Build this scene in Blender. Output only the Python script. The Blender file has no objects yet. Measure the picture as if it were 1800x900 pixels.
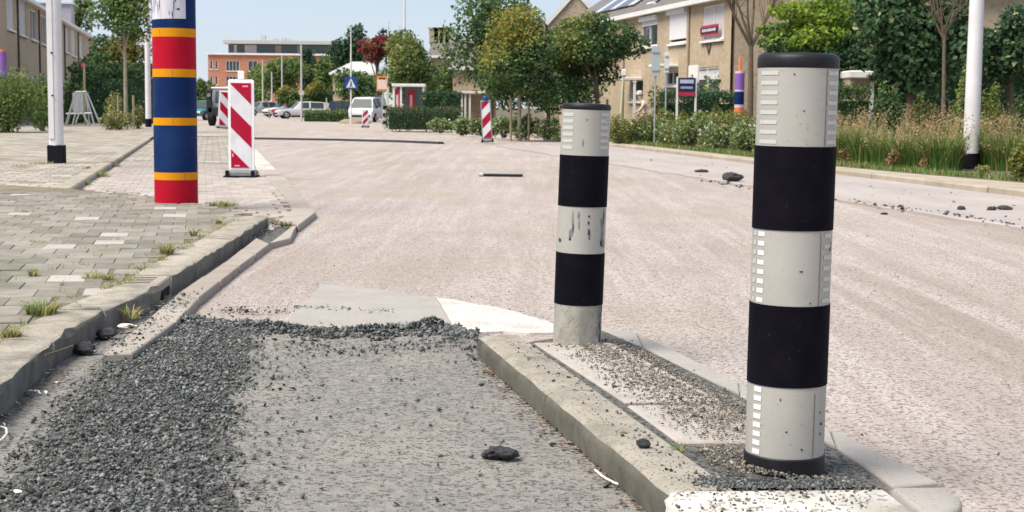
import bpy, bmesh, math, random
import numpy as np
from mathutils import Vector, Matrix, Quaternion

# ------------------------------------------------------------------ camera, sky, sun, exposure
S = bpy.context.scene
COL = S.collection
R = math.radians
F = 2600.0                      # focal length in photograph pixels (1800 wide)
CAMH = 1.15
PITCH = math.atan(262 / F)
ROLL = R(0.6)
cth, sth = math.cos(PITCH), math.sin(PITCH)
FWD = np.array([0, cth, -sth]); RGT0 = np.array([1.0, 0, 0]); UP0 = np.array([0, sth, cth])
RGT = RGT0 * math.cos(ROLL) + UP0 * math.sin(ROLL)
UPV = -RGT0 * math.sin(ROLL) + UP0 * math.cos(ROLL)
CAMP = np.array([0, 0, CAMH])
cd = bpy.data.cameras.new('camera'); cam = bpy.data.objects.new('camera', cd); COL.objects.link(cam)
cam.matrix_world = Matrix(((RGT[0], UPV[0], -FWD[0], 0), (RGT[1], UPV[1], -FWD[1], 0), (RGT[2], UPV[2], -FWD[2], CAMH), (0, 0, 0, 1)))
cd.sensor_width = 36; cd.lens = F / 1800 * 36; cd.clip_start = 0.05; cd.clip_end = 3000
cd.dof.use_dof = True; cd.dof.focus_distance = 6.0; cd.dof.aperture_fstop = 11
S.camera = cam

SUN_EL, SUN_AZ = 57.0, -125.0     # azimuth measured from +Y (into the picture) towards +X
w = bpy.data.worlds.new('World'); S.world = w; w.use_nodes = True
nt = w.node_tree; nt.nodes.clear()
sky = nt.nodes.new('ShaderNodeTexSky'); sky.sky_type = 'NISHITA'; sky.sun_disc = False
sky.sun_elevation = R(SUN_EL); sky.sun_rotation = R(SUN_AZ)
sky.air_density = 1.0; sky.dust_density = 0.2; sky.ozone_density = 3.0; sky.altitude = 0
bg = nt.nodes.new('ShaderNodeBackground'); bg.inputs[1].default_value = 0.062
wo = nt.nodes.new('ShaderNodeOutputWorld')
veil = nt.nodes.new('ShaderNodeMix'); veil.data_type = 'RGBA'; veil.inputs[0].default_value = 0.72; veil.inputs[7].default_value = (6.0, 6.8, 8.2, 1)
tc = nt.nodes.new('ShaderNodeTexCoord'); cm = nt.nodes.new('ShaderNodeMapping'); cm.inputs['Scale'].default_value = (1, 1, 3.5); cn = nt.nodes.new('ShaderNodeTexNoise'); cn.inputs['Scale'].default_value = 2.6; cn.inputs['Detail'].default_value = 6
cr = nt.nodes.new('ShaderNodeMapRange'); cr.inputs[1].default_value = 0.35; cr.inputs[2].default_value = 0.7; cr.inputs[3].default_value = 0.58; cr.inputs[4].default_value = 0.9
nt.links.new(tc.outputs['Generated'], cm.inputs[0]); nt.links.new(cm.outputs[0], cn.inputs['Vector']); nt.links.new(cn.outputs[0], cr.inputs[0]); nt.links.new(cr.outputs[0], veil.inputs[0])
nt.links.new(sky.outputs[0], veil.inputs[6]); nt.links.new(veil.outputs[2], bg.inputs[0]); nt.links.new(bg.outputs[0], wo.inputs[0])
ld = bpy.data.lights.new('sun', 'SUN'); ld.energy = 3.3; ld.angle = R(34); ld.color = (1.0, 0.93, 0.82)
sun = bpy.data.objects.new('sun', ld); COL.objects.link(sun)
sdir = Vector((math.sin(R(SUN_AZ)) * math.cos(R(SUN_EL)), math.cos(R(SUN_AZ)) * math.cos(R(SUN_EL)), math.sin(R(SUN_EL))))
sun.rotation_euler = (-sdir).to_track_quat('-Z', 'Y').to_euler(); sun.location = sdir * 40
S.view_settings.view_transform = 'Standard'; S.view_settings.look = 'None'
S.view_settings.gamma = 1; S.view_settings.exposure = 0.92; S.view_settings.use_curve_mapping = False
S.cycles.max_bounces = 6; S.cycles.transparent_max_bounces = 8

# ------------------------------------------------------------------ measuring helpers
def ray(px, py):
    return FWD + (px - 900) / F * RGT + (450 - py) / F * UPV
def G(px, py, z=0.0):
    d = ray(px, py); t = (z - CAMH) / d[2]; return CAMP + d * t
def D(px, py, Y):
    d = ray(px, py); return CAMP + d * (Y / d[1])
def hor(px): return 188 + (px - 900) * math.tan(ROLL)
def depth(px, py, z=0): return G(px, py, z)[1]
STA = R(11.0)
E2 = np.array([-math.sin(STA), math.cos(STA), 0]); N2 = np.array([math.cos(STA), math.sin(STA), 0])   # along / across the street

# ------------------------------------------------------------------ materials
MATS = {}
def nodes(m):
    m.use_nodes = True; t = m.node_tree; return t, t.nodes['Principled BSDF']
def mat(name, col, rough=0.8, var=0.15, scale=6.0, bump=0.0, bscale=80.0, dirt=None, dirt_amt=0.5, dirt_scale=2.0, piece=0.0,
        metal=0.0, spec=0.3, island=0.0, stretch=None, col2=None, trans=0.0, streak=None, brick=None, speck=None, speck_scale=120, speck_th=0.25, emit=None):
    """procedural surface: noise-varied base colour, dirt patches, fine relief, optional per-piece change"""
    m = bpy.data.materials.new(name); t, b = nodes(m); N = t.nodes; L = t.links
    geo = N.new('ShaderNodeNewGeometry'); pos = geo.outputs['Position']
    if stretch:
        mp = N.new('ShaderNodeMapping'); L.new(pos, mp.inputs[0]); mp.inputs['Rotation'].default_value = (0, 0, stretch[3] if len(stretch) > 3 else 0)
        mp.inputs['Scale'].default_value = stretch[:3]; pos = mp.outputs[0]
    def noise(sc, det=4, src=None, rg=0.6):
        n = N.new('ShaderNodeTexNoise'); n.inputs['Scale'].default_value = sc; n.inputs['Detail'].default_value = det
        n.inputs['Roughness'].default_value = rg; L.new(src or pos, n.inputs['Vector']); return n.outputs[0]
    def mix(fac, a, bb, blend='MIX'):
        x = N.new('ShaderNodeMix'); x.data_type = 'RGBA'; x.blend_type = blend
        if isinstance(fac, (int, float)): x.inputs[0].default_value = fac
        else: L.new(fac, x.inputs[0])
        for i, v in ((6, a), (7, bb)):
            if isinstance(v, tuple): x.inputs[i].default_value = (*v[:3], 1)
            else: L.new(v, x.inputs[i])
        return x.outputs[2]
    def ramp(src, lo, hi, a=0.0, bb=1.0):
        x = N.new('ShaderNodeMapRange'); L.new(src, x.inputs[0]); x.inputs[1].default_value = lo; x.inputs[2].default_value = hi
        x.inputs[3].default_value = a; x.inputs[4].default_value = bb; return x.outputs[0]
    n1 = noise(scale, 5)
    lo = tuple(c * (1 - var) for c in col); hi = tuple(min(1, c * (1 + var)) for c in col)
    c = mix(ramp(n1, 0.3, 0.7), lo, hi)
    if col2: 
        c = mix(ramp(noise(scale * 0.37, 3), 0.42, 0.6), c, col2)
    if dirt:
        c = mix(ramp(noise(dirt_scale, 6), 0.48, 0.68, 0, dirt_amt), c, dirt)
    if brick:       # small paving units too far away to tell apart
        bm_ = N.new('ShaderNodeMapping'); L.new(geo.outputs['Position'], bm_.inputs[0]); bm_.inputs['Rotation'].default_value = (0, 0, -0.2)
        bt = N.new('ShaderNodeTexBrick'); L.new(bm_.outputs[0], bt.inputs['Vector']); bt.inputs['Scale'].default_value = 1.0
        bt.inputs['Brick Width'].default_value = brick[0]; bt.inputs['Row Height'].default_value = brick[0]; bt.inputs['Mortar Size'].default_value = 0.012
        bt.inputs['Color1'].default_value = (0.75, 0.75, 0.75, 1); bt.inputs['Color2'].default_value = (1.25, 1.25, 1.25, 1); bt.inputs['Mortar'].default_value = (0.5, 0.48, 0.42, 1)
        c = mix(1.0, c, bt.outputs['Color'], 'MULTIPLY')
    if streak:      # paler drag marks left by the milling machine
        sm = N.new('ShaderNodeMapping'); L.new(geo.outputs['Position'], sm.inputs[0]); sm.inputs['Rotation'].default_value = (0, 0, -0.95); sm.inputs['Scale'].default_value = (2.6, 0.10, 1)
        c = mix(ramp(noise(1.3, 5, sm.outputs[0], 0.7), 0.48, 0.60, 0, 0.85), c, streak)
        sm2 = N.new('ShaderNodeMapping'); L.new(geo.outputs['Position'], sm2.inputs[0]); sm2.inputs['Rotation'].default_value = (0, 0, -0.2); sm2.inputs['Scale'].default_value = (3.5, 0.12, 1)
        c = mix(ramp(noise(1.1, 5, sm2.outputs[0], 0.7), 0.54, 0.66, 0, 0.5), c, tuple(k * 0.62 for k in streak))
        sm3 = N.new('ShaderNodeMapping'); L.new(geo.outputs['Position'], sm3.inputs[0]); sm3.inputs['Rotation'].default_value = (0, 0, -0.19); sm3.inputs['Scale'].default_value = (7.0, 0.09, 1)
        c = mix(ramp(noise(1.0, 4, sm3.outputs[0], 0.65), 0.55, 0.68, 0, 0.42), c, (0.33, 0.275, 0.235))
        c = mix(ramp(noise(48, 4, geo.outputs['Position'], 0.85), 0.36, 0.60, 0, 1), tuple(k * 0.52 for k in streak), c)
        c = mix(ramp(noise(14, 4, geo.outputs['Position'], 0.7), 0.50, 0.68, 0, 0.5), c, tuple(k * 0.60 for k in streak))
        c = mix(ramp(noise(0.35, 4, geo.outputs['Position'], 0.6), 0.46, 0.64, 0, 0.45), c, (0.35, 0.29, 0.225))
    if speck:
        v = N.new('ShaderNodeTexVoronoi'); v.inputs['Scale'].default_value = speck_scale; L.new(geo.outputs['Position'], v.inputs['Vector'])
        sx = N.new('ShaderNodeSeparateColor'); L.new(v.outputs['Color'], sx.inputs[0])
        c = mix(ramp(sx.outputs[0], speck_th, speck_th - 0.03), c, speck)
    if piece or island:
        if piece:
            oi = N.new('ShaderNodeObjectInfo'); rnd = oi.outputs['Random']; amt = piece
        else:
            rnd = geo.outputs['Random Per Island']; amt = island
        h = N.new('ShaderNodeHueSaturation'); L.new(c, h.inputs['Color']); L.new(ramp(rnd, 0, 1, 1 - amt, 1 + amt), h.inputs['Value'])
        if island:
            ml = N.new('ShaderNodeMath'); ml.operation = 'MULTIPLY'; ml.inputs[1].default_value = 7.31; L.new(rnd, ml.inputs[0])
            fr = N.new('ShaderNodeMath'); fr.operation = 'FRACT'; L.new(ml.outputs[0], fr.inputs[0])
            L.new(ramp(fr.outputs[0], 0, 1, 0.5 - 0.03 * min(1, island * 2), 0.5 + 0.03 * min(1, island * 2)), h.inputs['Hue'])
        c = h.outputs[0]
    if isinstance(c, tuple): b.inputs['Base Color'].default_value = (*c, 1)
    else: L.new(c, b.inputs['Base Color'])
    b.inputs['Roughness'].default_value = rough; b.inputs['Metallic'].default_value = metal
    b.inputs['Specular IOR Level'].default_value = spec
    if bump:
        bn = N.new('ShaderNodeBump'); bn.inputs['Strength'].default_value = bump; bn.inputs['Distance'].default_value = 0.01
        L.new(noise(bscale, 4, geo.outputs['Position']), bn.inputs['Height']); L.new(bn.outputs[0], b.inputs['Normal'])
    if trans:
        tr = N.new('ShaderNodeBsdfTranslucent'); L.new(c, tr.inputs[0]); ms = N.new('ShaderNodeMixShader'); ms.inputs[0].default_value = trans
        L.new(b.outputs[0], ms.inputs[1]); L.new(tr.outputs[0], ms.inputs[2]); L.new(ms.outputs[0], N['Material Output'].inputs[0])
    MATS[name] = m; return m
def glass(name, col=(0.05, 0.07, 0.08), rough=0.08):
    m = bpy.data.materials.new(name); t, b = nodes(m)
    b.inputs['Base Color'].default_value = (*col, 1); b.inputs['Roughness'].default_value = rough; b.inputs['Specular IOR Level'].default_value = 0.6 if rough < .2 else 0.2
    MATS[name] = m; return m

# ------------------------------------------------------------------ mesh builder
class MB:
    def __init__(s): s.v = []; s.f = []; s.m = []
    def add(s, vs, fs, mi=0):
        o = len(s.v); s.v += [tuple(float(c) for c in p) for p in vs]
        for f in fs: s.f.append(tuple(i + o for i in f)); s.m.append(mi)
        return s
    def box(s, c, size, axes=None, bev=0.0, mi=0, taper=1.0):
        c = np.array(c, float); ax = np.array(axes if axes is not None else np.eye(3)); hx, hy, hz = [x / 2 for x in size]
        def P(x, y, z): return c + ax[0] * x + ax[1] * y + ax[2] * z
        if bev <= 0:
            vs = [P(x * (taper if z > 0 else 1), y * (taper if z > 0 else 1), z) for z in (-hz, hz) for x, y in ((-hx, -hy), (hx, -hy), (hx, hy), (-hx, hy))]
            return s.add(vs, [(3, 2, 1, 0), (4, 5, 6, 7), (0, 1, 5, 4), (1, 2, 6, 5), (2, 3, 7, 6), (3, 0, 4, 7)], mi)
        b = min(bev, hx * .9, hy * .9, hz * .9); vs = []
        for z, i in ((-hz, b), (-hz + b, 0), (hz - b, 0), (hz, b)):
            for x, y in ((-1, -1), (1, -1), (1, 1), (-1, 1)):
                # octagonal ring
                a = (x * (hx - i), y * (hy - i - b * 0)); 
                vs.append(P(a[0], a[1], z))
        fs = [(3, 2, 1, 0), (12, 13, 14, 15)]
        for k in range(3):
            for i in range(4):
                j = (i + 1) % 4; fs.append((k * 4 + i, k * 4 + j, k * 4 + 4 + j, k * 4 + 4 + i))
        return s.add(vs, fs, mi)
    def prism(s, poly, z0, z1, mi=0, bev=0.0):
        poly = [np.array(p[:2], float) for p in poly]; n = len(poly)
        ar = sum(poly[i][0] * poly[(i + 1) % n][1] - poly[(i + 1) % n][0] * poly[i][1] for i in range(n))
        if ar < 0: poly = poly[::-1]
        def inset(p, d):
            out = []
            for i in range(n):
                a, b, c = p[i - 1], p[i], p[(i + 1) % n]
                e1 = (b - a) / (np.linalg.norm(b - a) + 1e-9); e2 = (c - b) / (np.linalg.norm(c - b) + 1e-9)
                n1 = np.array([-e1[1], e1[0]]); n2 = np.array([-e2[1], e2[0]]); m = n1 + n2; m /= max(0.3, np.dot(m, m) / 2)
                out.append(b + m * d)
            return out
        rings = [(poly, z0), (poly, z1)] if bev <= 0 else [(poly, z0), (poly, z1 - bev), (inset(poly, bev * .4), z1 - bev * .4), (inset(poly, bev), z1)]
        vs = []; 
        for p, z in rings: vs += [(q[0], q[1], z) for q in p]
        fs = [tuple(range(n))[::-1], tuple(range((len(rings) - 1) * n, len(rings) * n))]
        for k in range(len(rings) - 1):
            for i in range(n):
                j = (i + 1) % n; fs.append((k * n + i, k * n + j, (k + 1) * n + j, (k + 1) * n + i))
        return s.add(vs, fs, mi)
    def lathe(s, prof, base, axis=(0, 0, 1), n=24, mi=0, cap=True):
        ax = Vector(axis).normalized(); q = Vector((0, 0, 1)).rotation_difference(ax); base = Vector(base); vs = []; fs = []
        for r, z in prof:
            for i in range(n):
                a = 2 * math.pi * i / n; vs.append(base + q @ Vector((r * math.cos(a), r * math.sin(a), z)))
        for k in range(len(prof) - 1):
            for i in range(n):
                j = (i + 1) % n; fs.append((k * n + i, k * n + j, (k + 1) * n + j, (k + 1) * n + i))
        if cap: fs.append(tuple(range(n))[::-1]); fs.append(tuple(range((len(prof) - 1) * n, len(prof) * n)))
        return s.add(vs, fs, mi)
    def tube(s, pts, rad, n=6, mi=0):
        pts = [Vector([float(c) for c in p]) for p in pts]; k = len(pts); rad = rad if isinstance(rad, (list, tuple)) else [rad] * k
        vs = []; fs = []; ref = Vector((0.31, 0.77, 0.2))
        for i, p in enumerate(pts):
            t = (pts[min(i + 1, k - 1)] - pts[max(i - 1, 0)]).normalized()
            u = t.cross(ref); 
            if u.length < 1e-3: u = t.cross(Vector((1, 0, 0)))
            u.normalize(); v = t.cross(u)
            for j in range(n):
                a = 2 * math.pi * j / n; vs.append(p + (u * math.cos(a) + v * math.sin(a)) * rad[i])
        for i in range(k - 1):
            for j in range(n):
                jj = (j + 1) % n; fs.append((i * n + j, i * n + jj, (i + 1) * n + jj, (i + 1) * n + j))
        fs.append(tuple(range(n))[::-1]); fs.append(tuple(range((k - 1) * n, k * n)))
        return s.add(vs, fs, mi)
    def build(s, name, mats, parent=None, smooth=False):
        off = np.array(parent_world(parent)) if parent is not None else np.zeros(3)
        me = bpy.data.meshes.new(name); me.from_pydata([tuple(np.array(p) - off) for p in s.v], [], s.f)
        mats = mats if isinstance(mats, (list, tuple)) else [mats]
        for m in mats: me.materials.append(MATS[m] if isinstance(m, str) else m)
        if len(mats) > 1: me.polygons.foreach_set('material_index', s.m)
        if smooth:
            me.polygons.foreach_set('use_smooth', [True] * len(me.polygons))
            if smooth != 'all': 
                try: me.set_sharp_from_angle(angle=R(38))
                except Exception: pass
        me.update(); o = bpy.data.objects.new(name, me); COL.objects.link(o)
        if parent is not None: o.parent = parent
        return o
def parent_world(p):
    loc = Vector((0, 0, 0))
    while p is not None: loc += p.location; p = p.parent
    return tuple(loc)
def np_mesh(name, V, Fq, mats, parent=None, mi=None, smooth=False):
    """V (n,3), Fq (m,k) arrays"""
    off = np.array(parent_world(parent)) if parent is not None else np.zeros(3)
    V = np.asarray(V, np.float32) - off; Fq = np.asarray(Fq, np.int32); m, k = Fq.shape
    me = bpy.data.meshes.new(name); me.vertices.add(len(V)); me.vertices.foreach_set('co', V.ravel().astype(np.float32))
    me.loops.add(m * k); me.loops.foreach_set('vertex_index', Fq.ravel())
    me.polygons.add(m); me.polygons.foreach_set('loop_start', np.arange(0, m * k, k, dtype=np.int32)); me.polygons.foreach_set('loop_total', np.full(m, k, np.int32))
    mats = mats if isinstance(mats, (list, tuple)) else [mats]
    for q in mats: me.materials.append(MATS[q])
    if mi is not None: me.polygons.foreach_set('material_index', np.asarray(mi, np.int32))
    if smooth: me.polygons.foreach_set('use_smooth', np.ones(m, bool))
    me.update(calc_edges=True); o = bpy.data.objects.new(name, me); COL.objects.link(o)
    if parent is not None: o.parent = parent
    return o
def tag(o, label=None, cat=None, group=None, kind=None):
    if label: o['label'] = label
    if cat: o['category'] = cat
    if group: o['group'] = group
    if kind: o['kind'] = kind
    return o
def thing(name, label, cat, loc, group=None):
    o = bpy.data.objects.new(name, None); COL.objects.link(o); o.location = tuple(float(c) for c in loc); o.empty_display_size = 0.2
    return tag(o, label, cat, group)
def struct(o): o['kind'] = 'structure'; return o
def stuff(o, label=None, cat=None): return tag(o, label, cat, None, 'stuff')
def copy_tree(o, loc=None, parent=None):
    c = o.copy(); COL.objects.link(c)
    if parent is not None: c.parent = parent
    if loc is not None: c.location = loc
    for ch in o.children: copy_tree(ch, None, c)
    return c
rng = np.random.default_rng(7); random.seed(7)

# ------------------------------------------------------------------ palette
mat('soil', (0.13, 0.10, 0.07), 0.95, 0.3, 1.2, 0.5, 30, dirt=(0.10, 0.11, 0.04), dirt_amt=0.8, dirt_scale=0.5)
mat('road_dust', (0.50, 0.43, 0.395), 0.95, 0.2, 3.2, 1.0, 110, dirt=(0.30, 0.23, 0.165), dirt_amt=0.85, dirt_scale=0.5, stretch=(1.0, 0.22, 1, -0.75), speck=(0.24, 0.19, 0.155), speck_scale=85, speck_th=0.26, streak=(0.62, 0.55, 0.52))
mat('lane_asphalt', (0.265, 0.25, 0.23), 0.95, 0.22, 16, 1.2, 120, dirt=(0.37, 0.33, 0.28), dirt_amt=0.5, dirt_scale=1.4, speck=(0.13, 0.125, 0.12), speck_scale=85, speck_th=0.24)
mat('slab_concrete', (0.335, 0.312, 0.288), 0.9, 0.08, 5, 0.3, 160, dirt=(0.33, 0.29, 0.24), dirt_amt=0.4, speck=(0.25, 0.23, 0.21), speck_scale=150, speck_th=0.06)
mat('parking_surface', (0.365, 0.325, 0.305), 0.9, 0.12, 1.3, 0.3, 120, dirt=(0.33, 0.27, 0.23), dirt_amt=0.5, dirt_scale=0.7, stretch=(1, 0.3, 1, -0.19))
mat('road_paint', (0.58, 0.54, 0.505), 0.85, 0.1, 9, 0.4, 130, dirt=(0.40, 0.345, 0.295), dirt_amt=0.7, dirt_scale=3.2, speck=(0.36, 0.31, 0.27), speck_scale=90, speck_th=0.1)
mat('paver_grey', (0.245, 0.225, 0.192), 0.95, 0.16, 9, 0.5, 160, dirt=(0.155, 0.145, 0.10), dirt_amt=0.7, dirt_scale=2.6, piece=0.2)
mat('paver_pale', (0.42, 0.385, 0.355), 0.9, 0.1, 9, 0.3, 160, dirt=(0.28, 0.25, 0.2), dirt_amt=0.4, dirt_scale=6, piece=0.08)
mat('paver_pink', (0.375, 0.325, 0.295), 0.95, 0.12, 7, 0.4, 150, dirt=(0.29, 0.25, 0.2), dirt_amt=0.5, dirt_scale=2.5, piece=0.14)
mat('joint_sand', (0.20, 0.175, 0.125), 1.0, 0.25, 5, 0.4, 120, dirt=(0.10, 0.10, 0.05), dirt_amt=0.6)
mat('far_paving', (0.34, 0.305, 0.26), 0.95, 0.15, 1.6, 0.4, 60, dirt=(0.20, 0.185, 0.135), dirt_amt=0.8, dirt_scale=0.9, brick=(0.3, 0.12, (0.16, 0.145, 0.10)))
mat('kerb_concrete', (0.37, 0.33, 0.27), 0.92, 0.14, 10, 0.5, 130, dirt=(0.13, 0.125, 0.10), dirt_amt=0.7, dirt_scale=4, piece=0.1, speck=(0.2, 0.18, 0.15), speck_scale=140, speck_th=0.12)
mat('kerb_dark', (0.115, 0.113, 0.10), 0.95, 0.25, 14, 0.6, 110, dirt=(0.07, 0.075, 0.065), dirt_amt=0.8, dirt_scale=6, piece=0.1)
mat('kerb_grime_shade', (0.13, 0.125, 0.115), 0.95, 0.3, 9, 0.6, 110, dirt=(0.22, 0.20, 0.165), dirt_amt=0.6, dirt_scale=5, piece=0.12)  # kerb front faces: grime, with their shade painted into the dark colour
mat('island_face_dark', (0.10, 0.094, 0.076), 0.92, 0.25, 8, 0.4, 130, dirt=(0.16, 0.145, 0.115), dirt_amt=0.6, dirt_scale=4)  # darker tone for the outer face of the island kerb
mat('gutter_concrete', (0.345, 0.305, 0.265), 0.92, 0.12, 8, 0.4, 130, dirt=(0.24, 0.2, 0.16), dirt_amt=0.5, dirt_scale=4, piece=0.08)
mat('kerb_far', (0.36, 0.31, 0.25), 0.92, 0.15, 4, 0.3, 60, dirt=(0.22, 0.18, 0.11), dirt_amt=0.6, dirt_scale=2, piece=0.08)
mat('island_kerb', (0.31, 0.28, 0.235), 0.9, 0.14, 9, 0.4, 150, dirt=(0.14, 0.13, 0.095), dirt_amt=0.65, dirt_scale=4, speck=(0.16, 0.15, 0.125), speck_scale=160, speck_th=0.12)
mat('island_slab', (0.40, 0.365, 0.33), 0.9, 0.1, 8, 0.3, 150, dirt=(0.30, 0.26, 0.22), dirt_amt=0.6, dirt_scale=7)
mat('worn_white_paint', (0.56, 0.535, 0.50), 0.85, 0.12, 14, 0.6, 110, dirt=(0.30, 0.265, 0.21), dirt_amt=0.85, dirt_scale=3.5, speck=(0.30, 0.27, 0.22), speck_scale=70, speck_th=0.12)
mat('rubble', (0.105, 0.111, 0.109), 0.92, 0.2, 20, 0, 80, island=0.85, spec=0.15)
mat('rubble_warm', (0.215, 0.19, 0.155), 0.95, 0.2, 20, 0, 80, island=0.65, spec=0.1)
mat('rubble_pale', (0.175, 0.178, 0.168), 0.92, 0.2, 20, 0, 80, island=0.6, spec=0.15)
mat('grit', (0.15, 0.145, 0.135), 1.0, 0.3, 40, 1.0, 130, speck=(0.045, 0.048, 0.05), speck_scale=85, speck_th=0.35)
mat('tarmac_lump', (0.032, 0.033, 0.037), 0.75, 0.5, 60, 1.0, 130, spec=0.5)
mat('dry_leaf', (0.14, 0.085, 0.05), 0.9, 0.2, 9, island=0.35)
mat('bollard_white', (0.375, 0.36, 0.33), 0.5, 0.05, 7, 0.05, 60, dirt=(0.42, 0.39, 0.35), dirt_amt=0.4, dirt_scale=5, speck=(0.24, 0.21, 0.18), speck_scale=190, speck_th=0.02, spec=0.4)
mat('bollard_white_dirty', (0.37, 0.35, 0.31), 0.6, 0.12, 9, 0.1, 60, dirt=(0.20, 0.185, 0.155), dirt_amt=0.85, dirt_scale=7, speck=(0.2, 0.18, 0.15), speck_scale=150, speck_th=0.04)
mat('bollard_black', (0.005, 0.004, 0.008), 0.7, 0.3, 12, 0.05, 60, speck=(0.05, 0.05, 0.06), speck_scale=110, speck_th=0.006, spec=0.06)
mat('cap_black', (0.010, 0.010, 0.014), 0.5, 0.3, 20, 0.1, 90, spec=0.3)
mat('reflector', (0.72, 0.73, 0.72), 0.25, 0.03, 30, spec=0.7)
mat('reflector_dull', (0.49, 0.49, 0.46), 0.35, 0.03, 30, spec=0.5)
mat('scuff', (0.05, 0.05, 0.055), 0.8, 0.5, 60)
mat('scuff_grey', (0.20, 0.20, 0.20), 0.8, 0.4, 60)
mat('seam', (0.16, 0.14, 0.12), 0.8, 0.3, 30)
mat('post_blue', (0.0045, 0.020, 0.092), 0.6, 0.12, 3, spec=0.1, dirt=(0.02, 0.05, 0.14), dirt_amt=0.4, dirt_scale=2)
mat('post_red', (0.40, 0.005, 0.022), 0.6, 0.1, 3, spec=0.1, dirt=(0.36, 0.02, 0.03), dirt_amt=0.4, dirt_scale=2)
mat('post_yellow', (0.66, 0.26, 0.006), 0.6, 0.08, 3, spec=0.1)
mat('post_purple', (0.22, 0.11, 0.36), 0.5, 0.1, 3)
mat('post_orange', (0.70, 0.18, 0.06), 0.5, 0.1, 3)
mat('post_lilac_ring', (0.55, 0.48, 0.6), 0.5, 0.1, 3)
mat('paper', (0.62, 0.60, 0.66), 0.7, 0.07, 8, dirt=(0.30, 0.34, 0.42), dirt_amt=0.55, dirt_scale=7, stretch=(3, 3, 0.5))
mat('ink', (0.04, 0.055, 0.09), 0.7, 0.4, 30)
mat('pole_white', (0.66, 0.645, 0.655), 0.45, 0.05, 3, spec=0.4, dirt=(0.5, 0.48, 0.46), dirt_amt=0.4, dirt_scale=2)
mat('pole_grey', (0.47, 0.47, 0.45), 0.5, 0.08, 3)
mat('pole_olive', (0.47, 0.49, 0.33), 0.5, 0.08, 3)
mat('galvanised', (0.40, 0.42, 0.42), 0.45, 0.12, 6, metal=0.4)
mat('foot_black', (0.010, 0.010, 0.015), 0.8, 0.2, 9, spec=0.1)
mat('sign_red', (0.37, 0.006, 0.035), 0.6, 0.06, 5, spec=0.12, dirt=(0.34, 0.03, 0.05), dirt_amt=0.4)
mat('sign_white', (0.66, 0.66, 0.69), 0.4, 0.04, 5, dirt=(0.52, 0.50, 0.50), dirt_amt=0.5, dirt_scale=4)
mat('sign_frame', (0.80, 0.78, 0.78), 0.45, 0.03, 5, dirt=(0.6, 0.56, 0.55), dirt_amt=0.35, dirt_scale=4)
mat('sign_frame_grey', (0.22, 0.27, 0.30), 0.5, 0.06, 5)
mat('sign_print', (0.80, 0.35, 0.38), 0.5, 0.1, 30)
mat('rubber_grey', (0.20, 0.21, 0.205), 0.85, 0.15, 10, 0.3, 90, dirt=(0.33, 0.30, 0.26), dirt_amt=0.5, dirt_scale=8)
mat('sign_blue', (0.012, 0.06, 0.22), 0.4, 0.06, 5)
mat('sign_orange', (0.72, 0.26, 0.10), 0.45, 0.06, 5)
mat('sign_pinkish', (0.68, 0.52, 0.47), 0.5, 0.12, 12)
mat('sign_grey_back', (0.38, 0.42, 0.45), 0.5, 0.05, 3)
mat('sign_navy', (0.022, 0.025, 0.075), 0.45, 0.1, 5)
mat('sign_crimson', (0.42, 0.03, 0.06), 0.45, 0.1, 5)
mat('plastic_print', (0.42, 0.46, 0.60), 0.5, 0.1, 5)
mat('brick_tan', (0.45, 0.365, 0.26), 0.9, 0.08, 1.2, 0.2, 30, dirt=(0.30, 0.225, 0.145), dirt_amt=0.35, dirt_scale=0.6, speck=(0.38, 0.29, 0.20), speck_scale=9, speck_th=0.3)
mat('brick_orange', (0.46, 0.205, 0.125), 0.9, 0.08, 1.2, dirt=(0.40, 0.16, 0.10), dirt_amt=0.5, dirt_scale=0.3, speck=(0.38, 0.17, 0.11), speck_scale=5, speck_th=0.3)
mat('roof_tile', (0.155, 0.14, 0.13), 0.8, 0.15, 3, 0.3, 10, dirt=(0.12, 0.11, 0.09), dirt_amt=0.5, stretch=(1, 1, 4, 0))
mat('roof_dark', (0.075, 0.075, 0.075), 0.8, 0.2, 3)
mat('white_trim', (0.74, 0.72, 0.69), 0.5, 0.05, 3, dirt=(0.55, 0.52, 0.48), dirt_amt=0.4, dirt_scale=1)
mat('lilac_panel', (0.50, 0.47, 0.53), 0.6, 0.06, 2)
mat('shutter_white', (0.72, 0.70, 0.72), 0.5, 0.04, 3, dirt=(0.6, 0.58, 0.58), dirt_amt=0.4)
mat('curtain', (0.58, 0.57, 0.58), 0.9, 0.1, 4, stretch=(6, 6, 0.4))
glass('window_glass', (0.035, 0.045, 0.055), 0.07)
glass('glass_teal', (0.07, 0.11, 0.125), 0.1)
glass('car_glass', (0.045, 0.06, 0.06), 0.3)
mat('solar', (0.02, 0.025, 0.045), 0.15, 0.1, 2, spec=0.8)
mat('downpipe', (0.30, 0.24, 0.17), 0.6, 0.1, 3)
mat('bark', (0.14, 0.105, 0.075), 0.95, 0.25, 12, 0.6, 40)
mat('bark_pale', (0.27, 0.235, 0.17), 0.95, 0.2, 8, 0.5, 40)
mat('stake', (0.30, 0.24, 0.155), 0.9, 0.15, 5)
def leafm(name, c, isl=0.4, tr=0.42): return mat(name, c, 0.62, 0.1, 3, island=isl, trans=tr, spec=0.25)
leafm('leaf_dark', (0.074, 0.140, 0.055)); leafm('leaf_deep', (0.039, 0.085, 0.046)); leafm('leaf_mid', (0.132, 0.222, 0.062)); leafm('leaf_olive', (0.212, 0.245, 0.074))
leafm('leaf_yellow', (0.30, 0.275, 0.06)); leafm('leaf_gold', (0.26, 0.225, 0.055)); leafm('leaf_lime', (0.215, 0.31, 0.035)); leafm('leaf_red', (0.22, 0.035, 0.05)); leafm('leaf_rust', (0.232, 0.123, 0.051))
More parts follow.
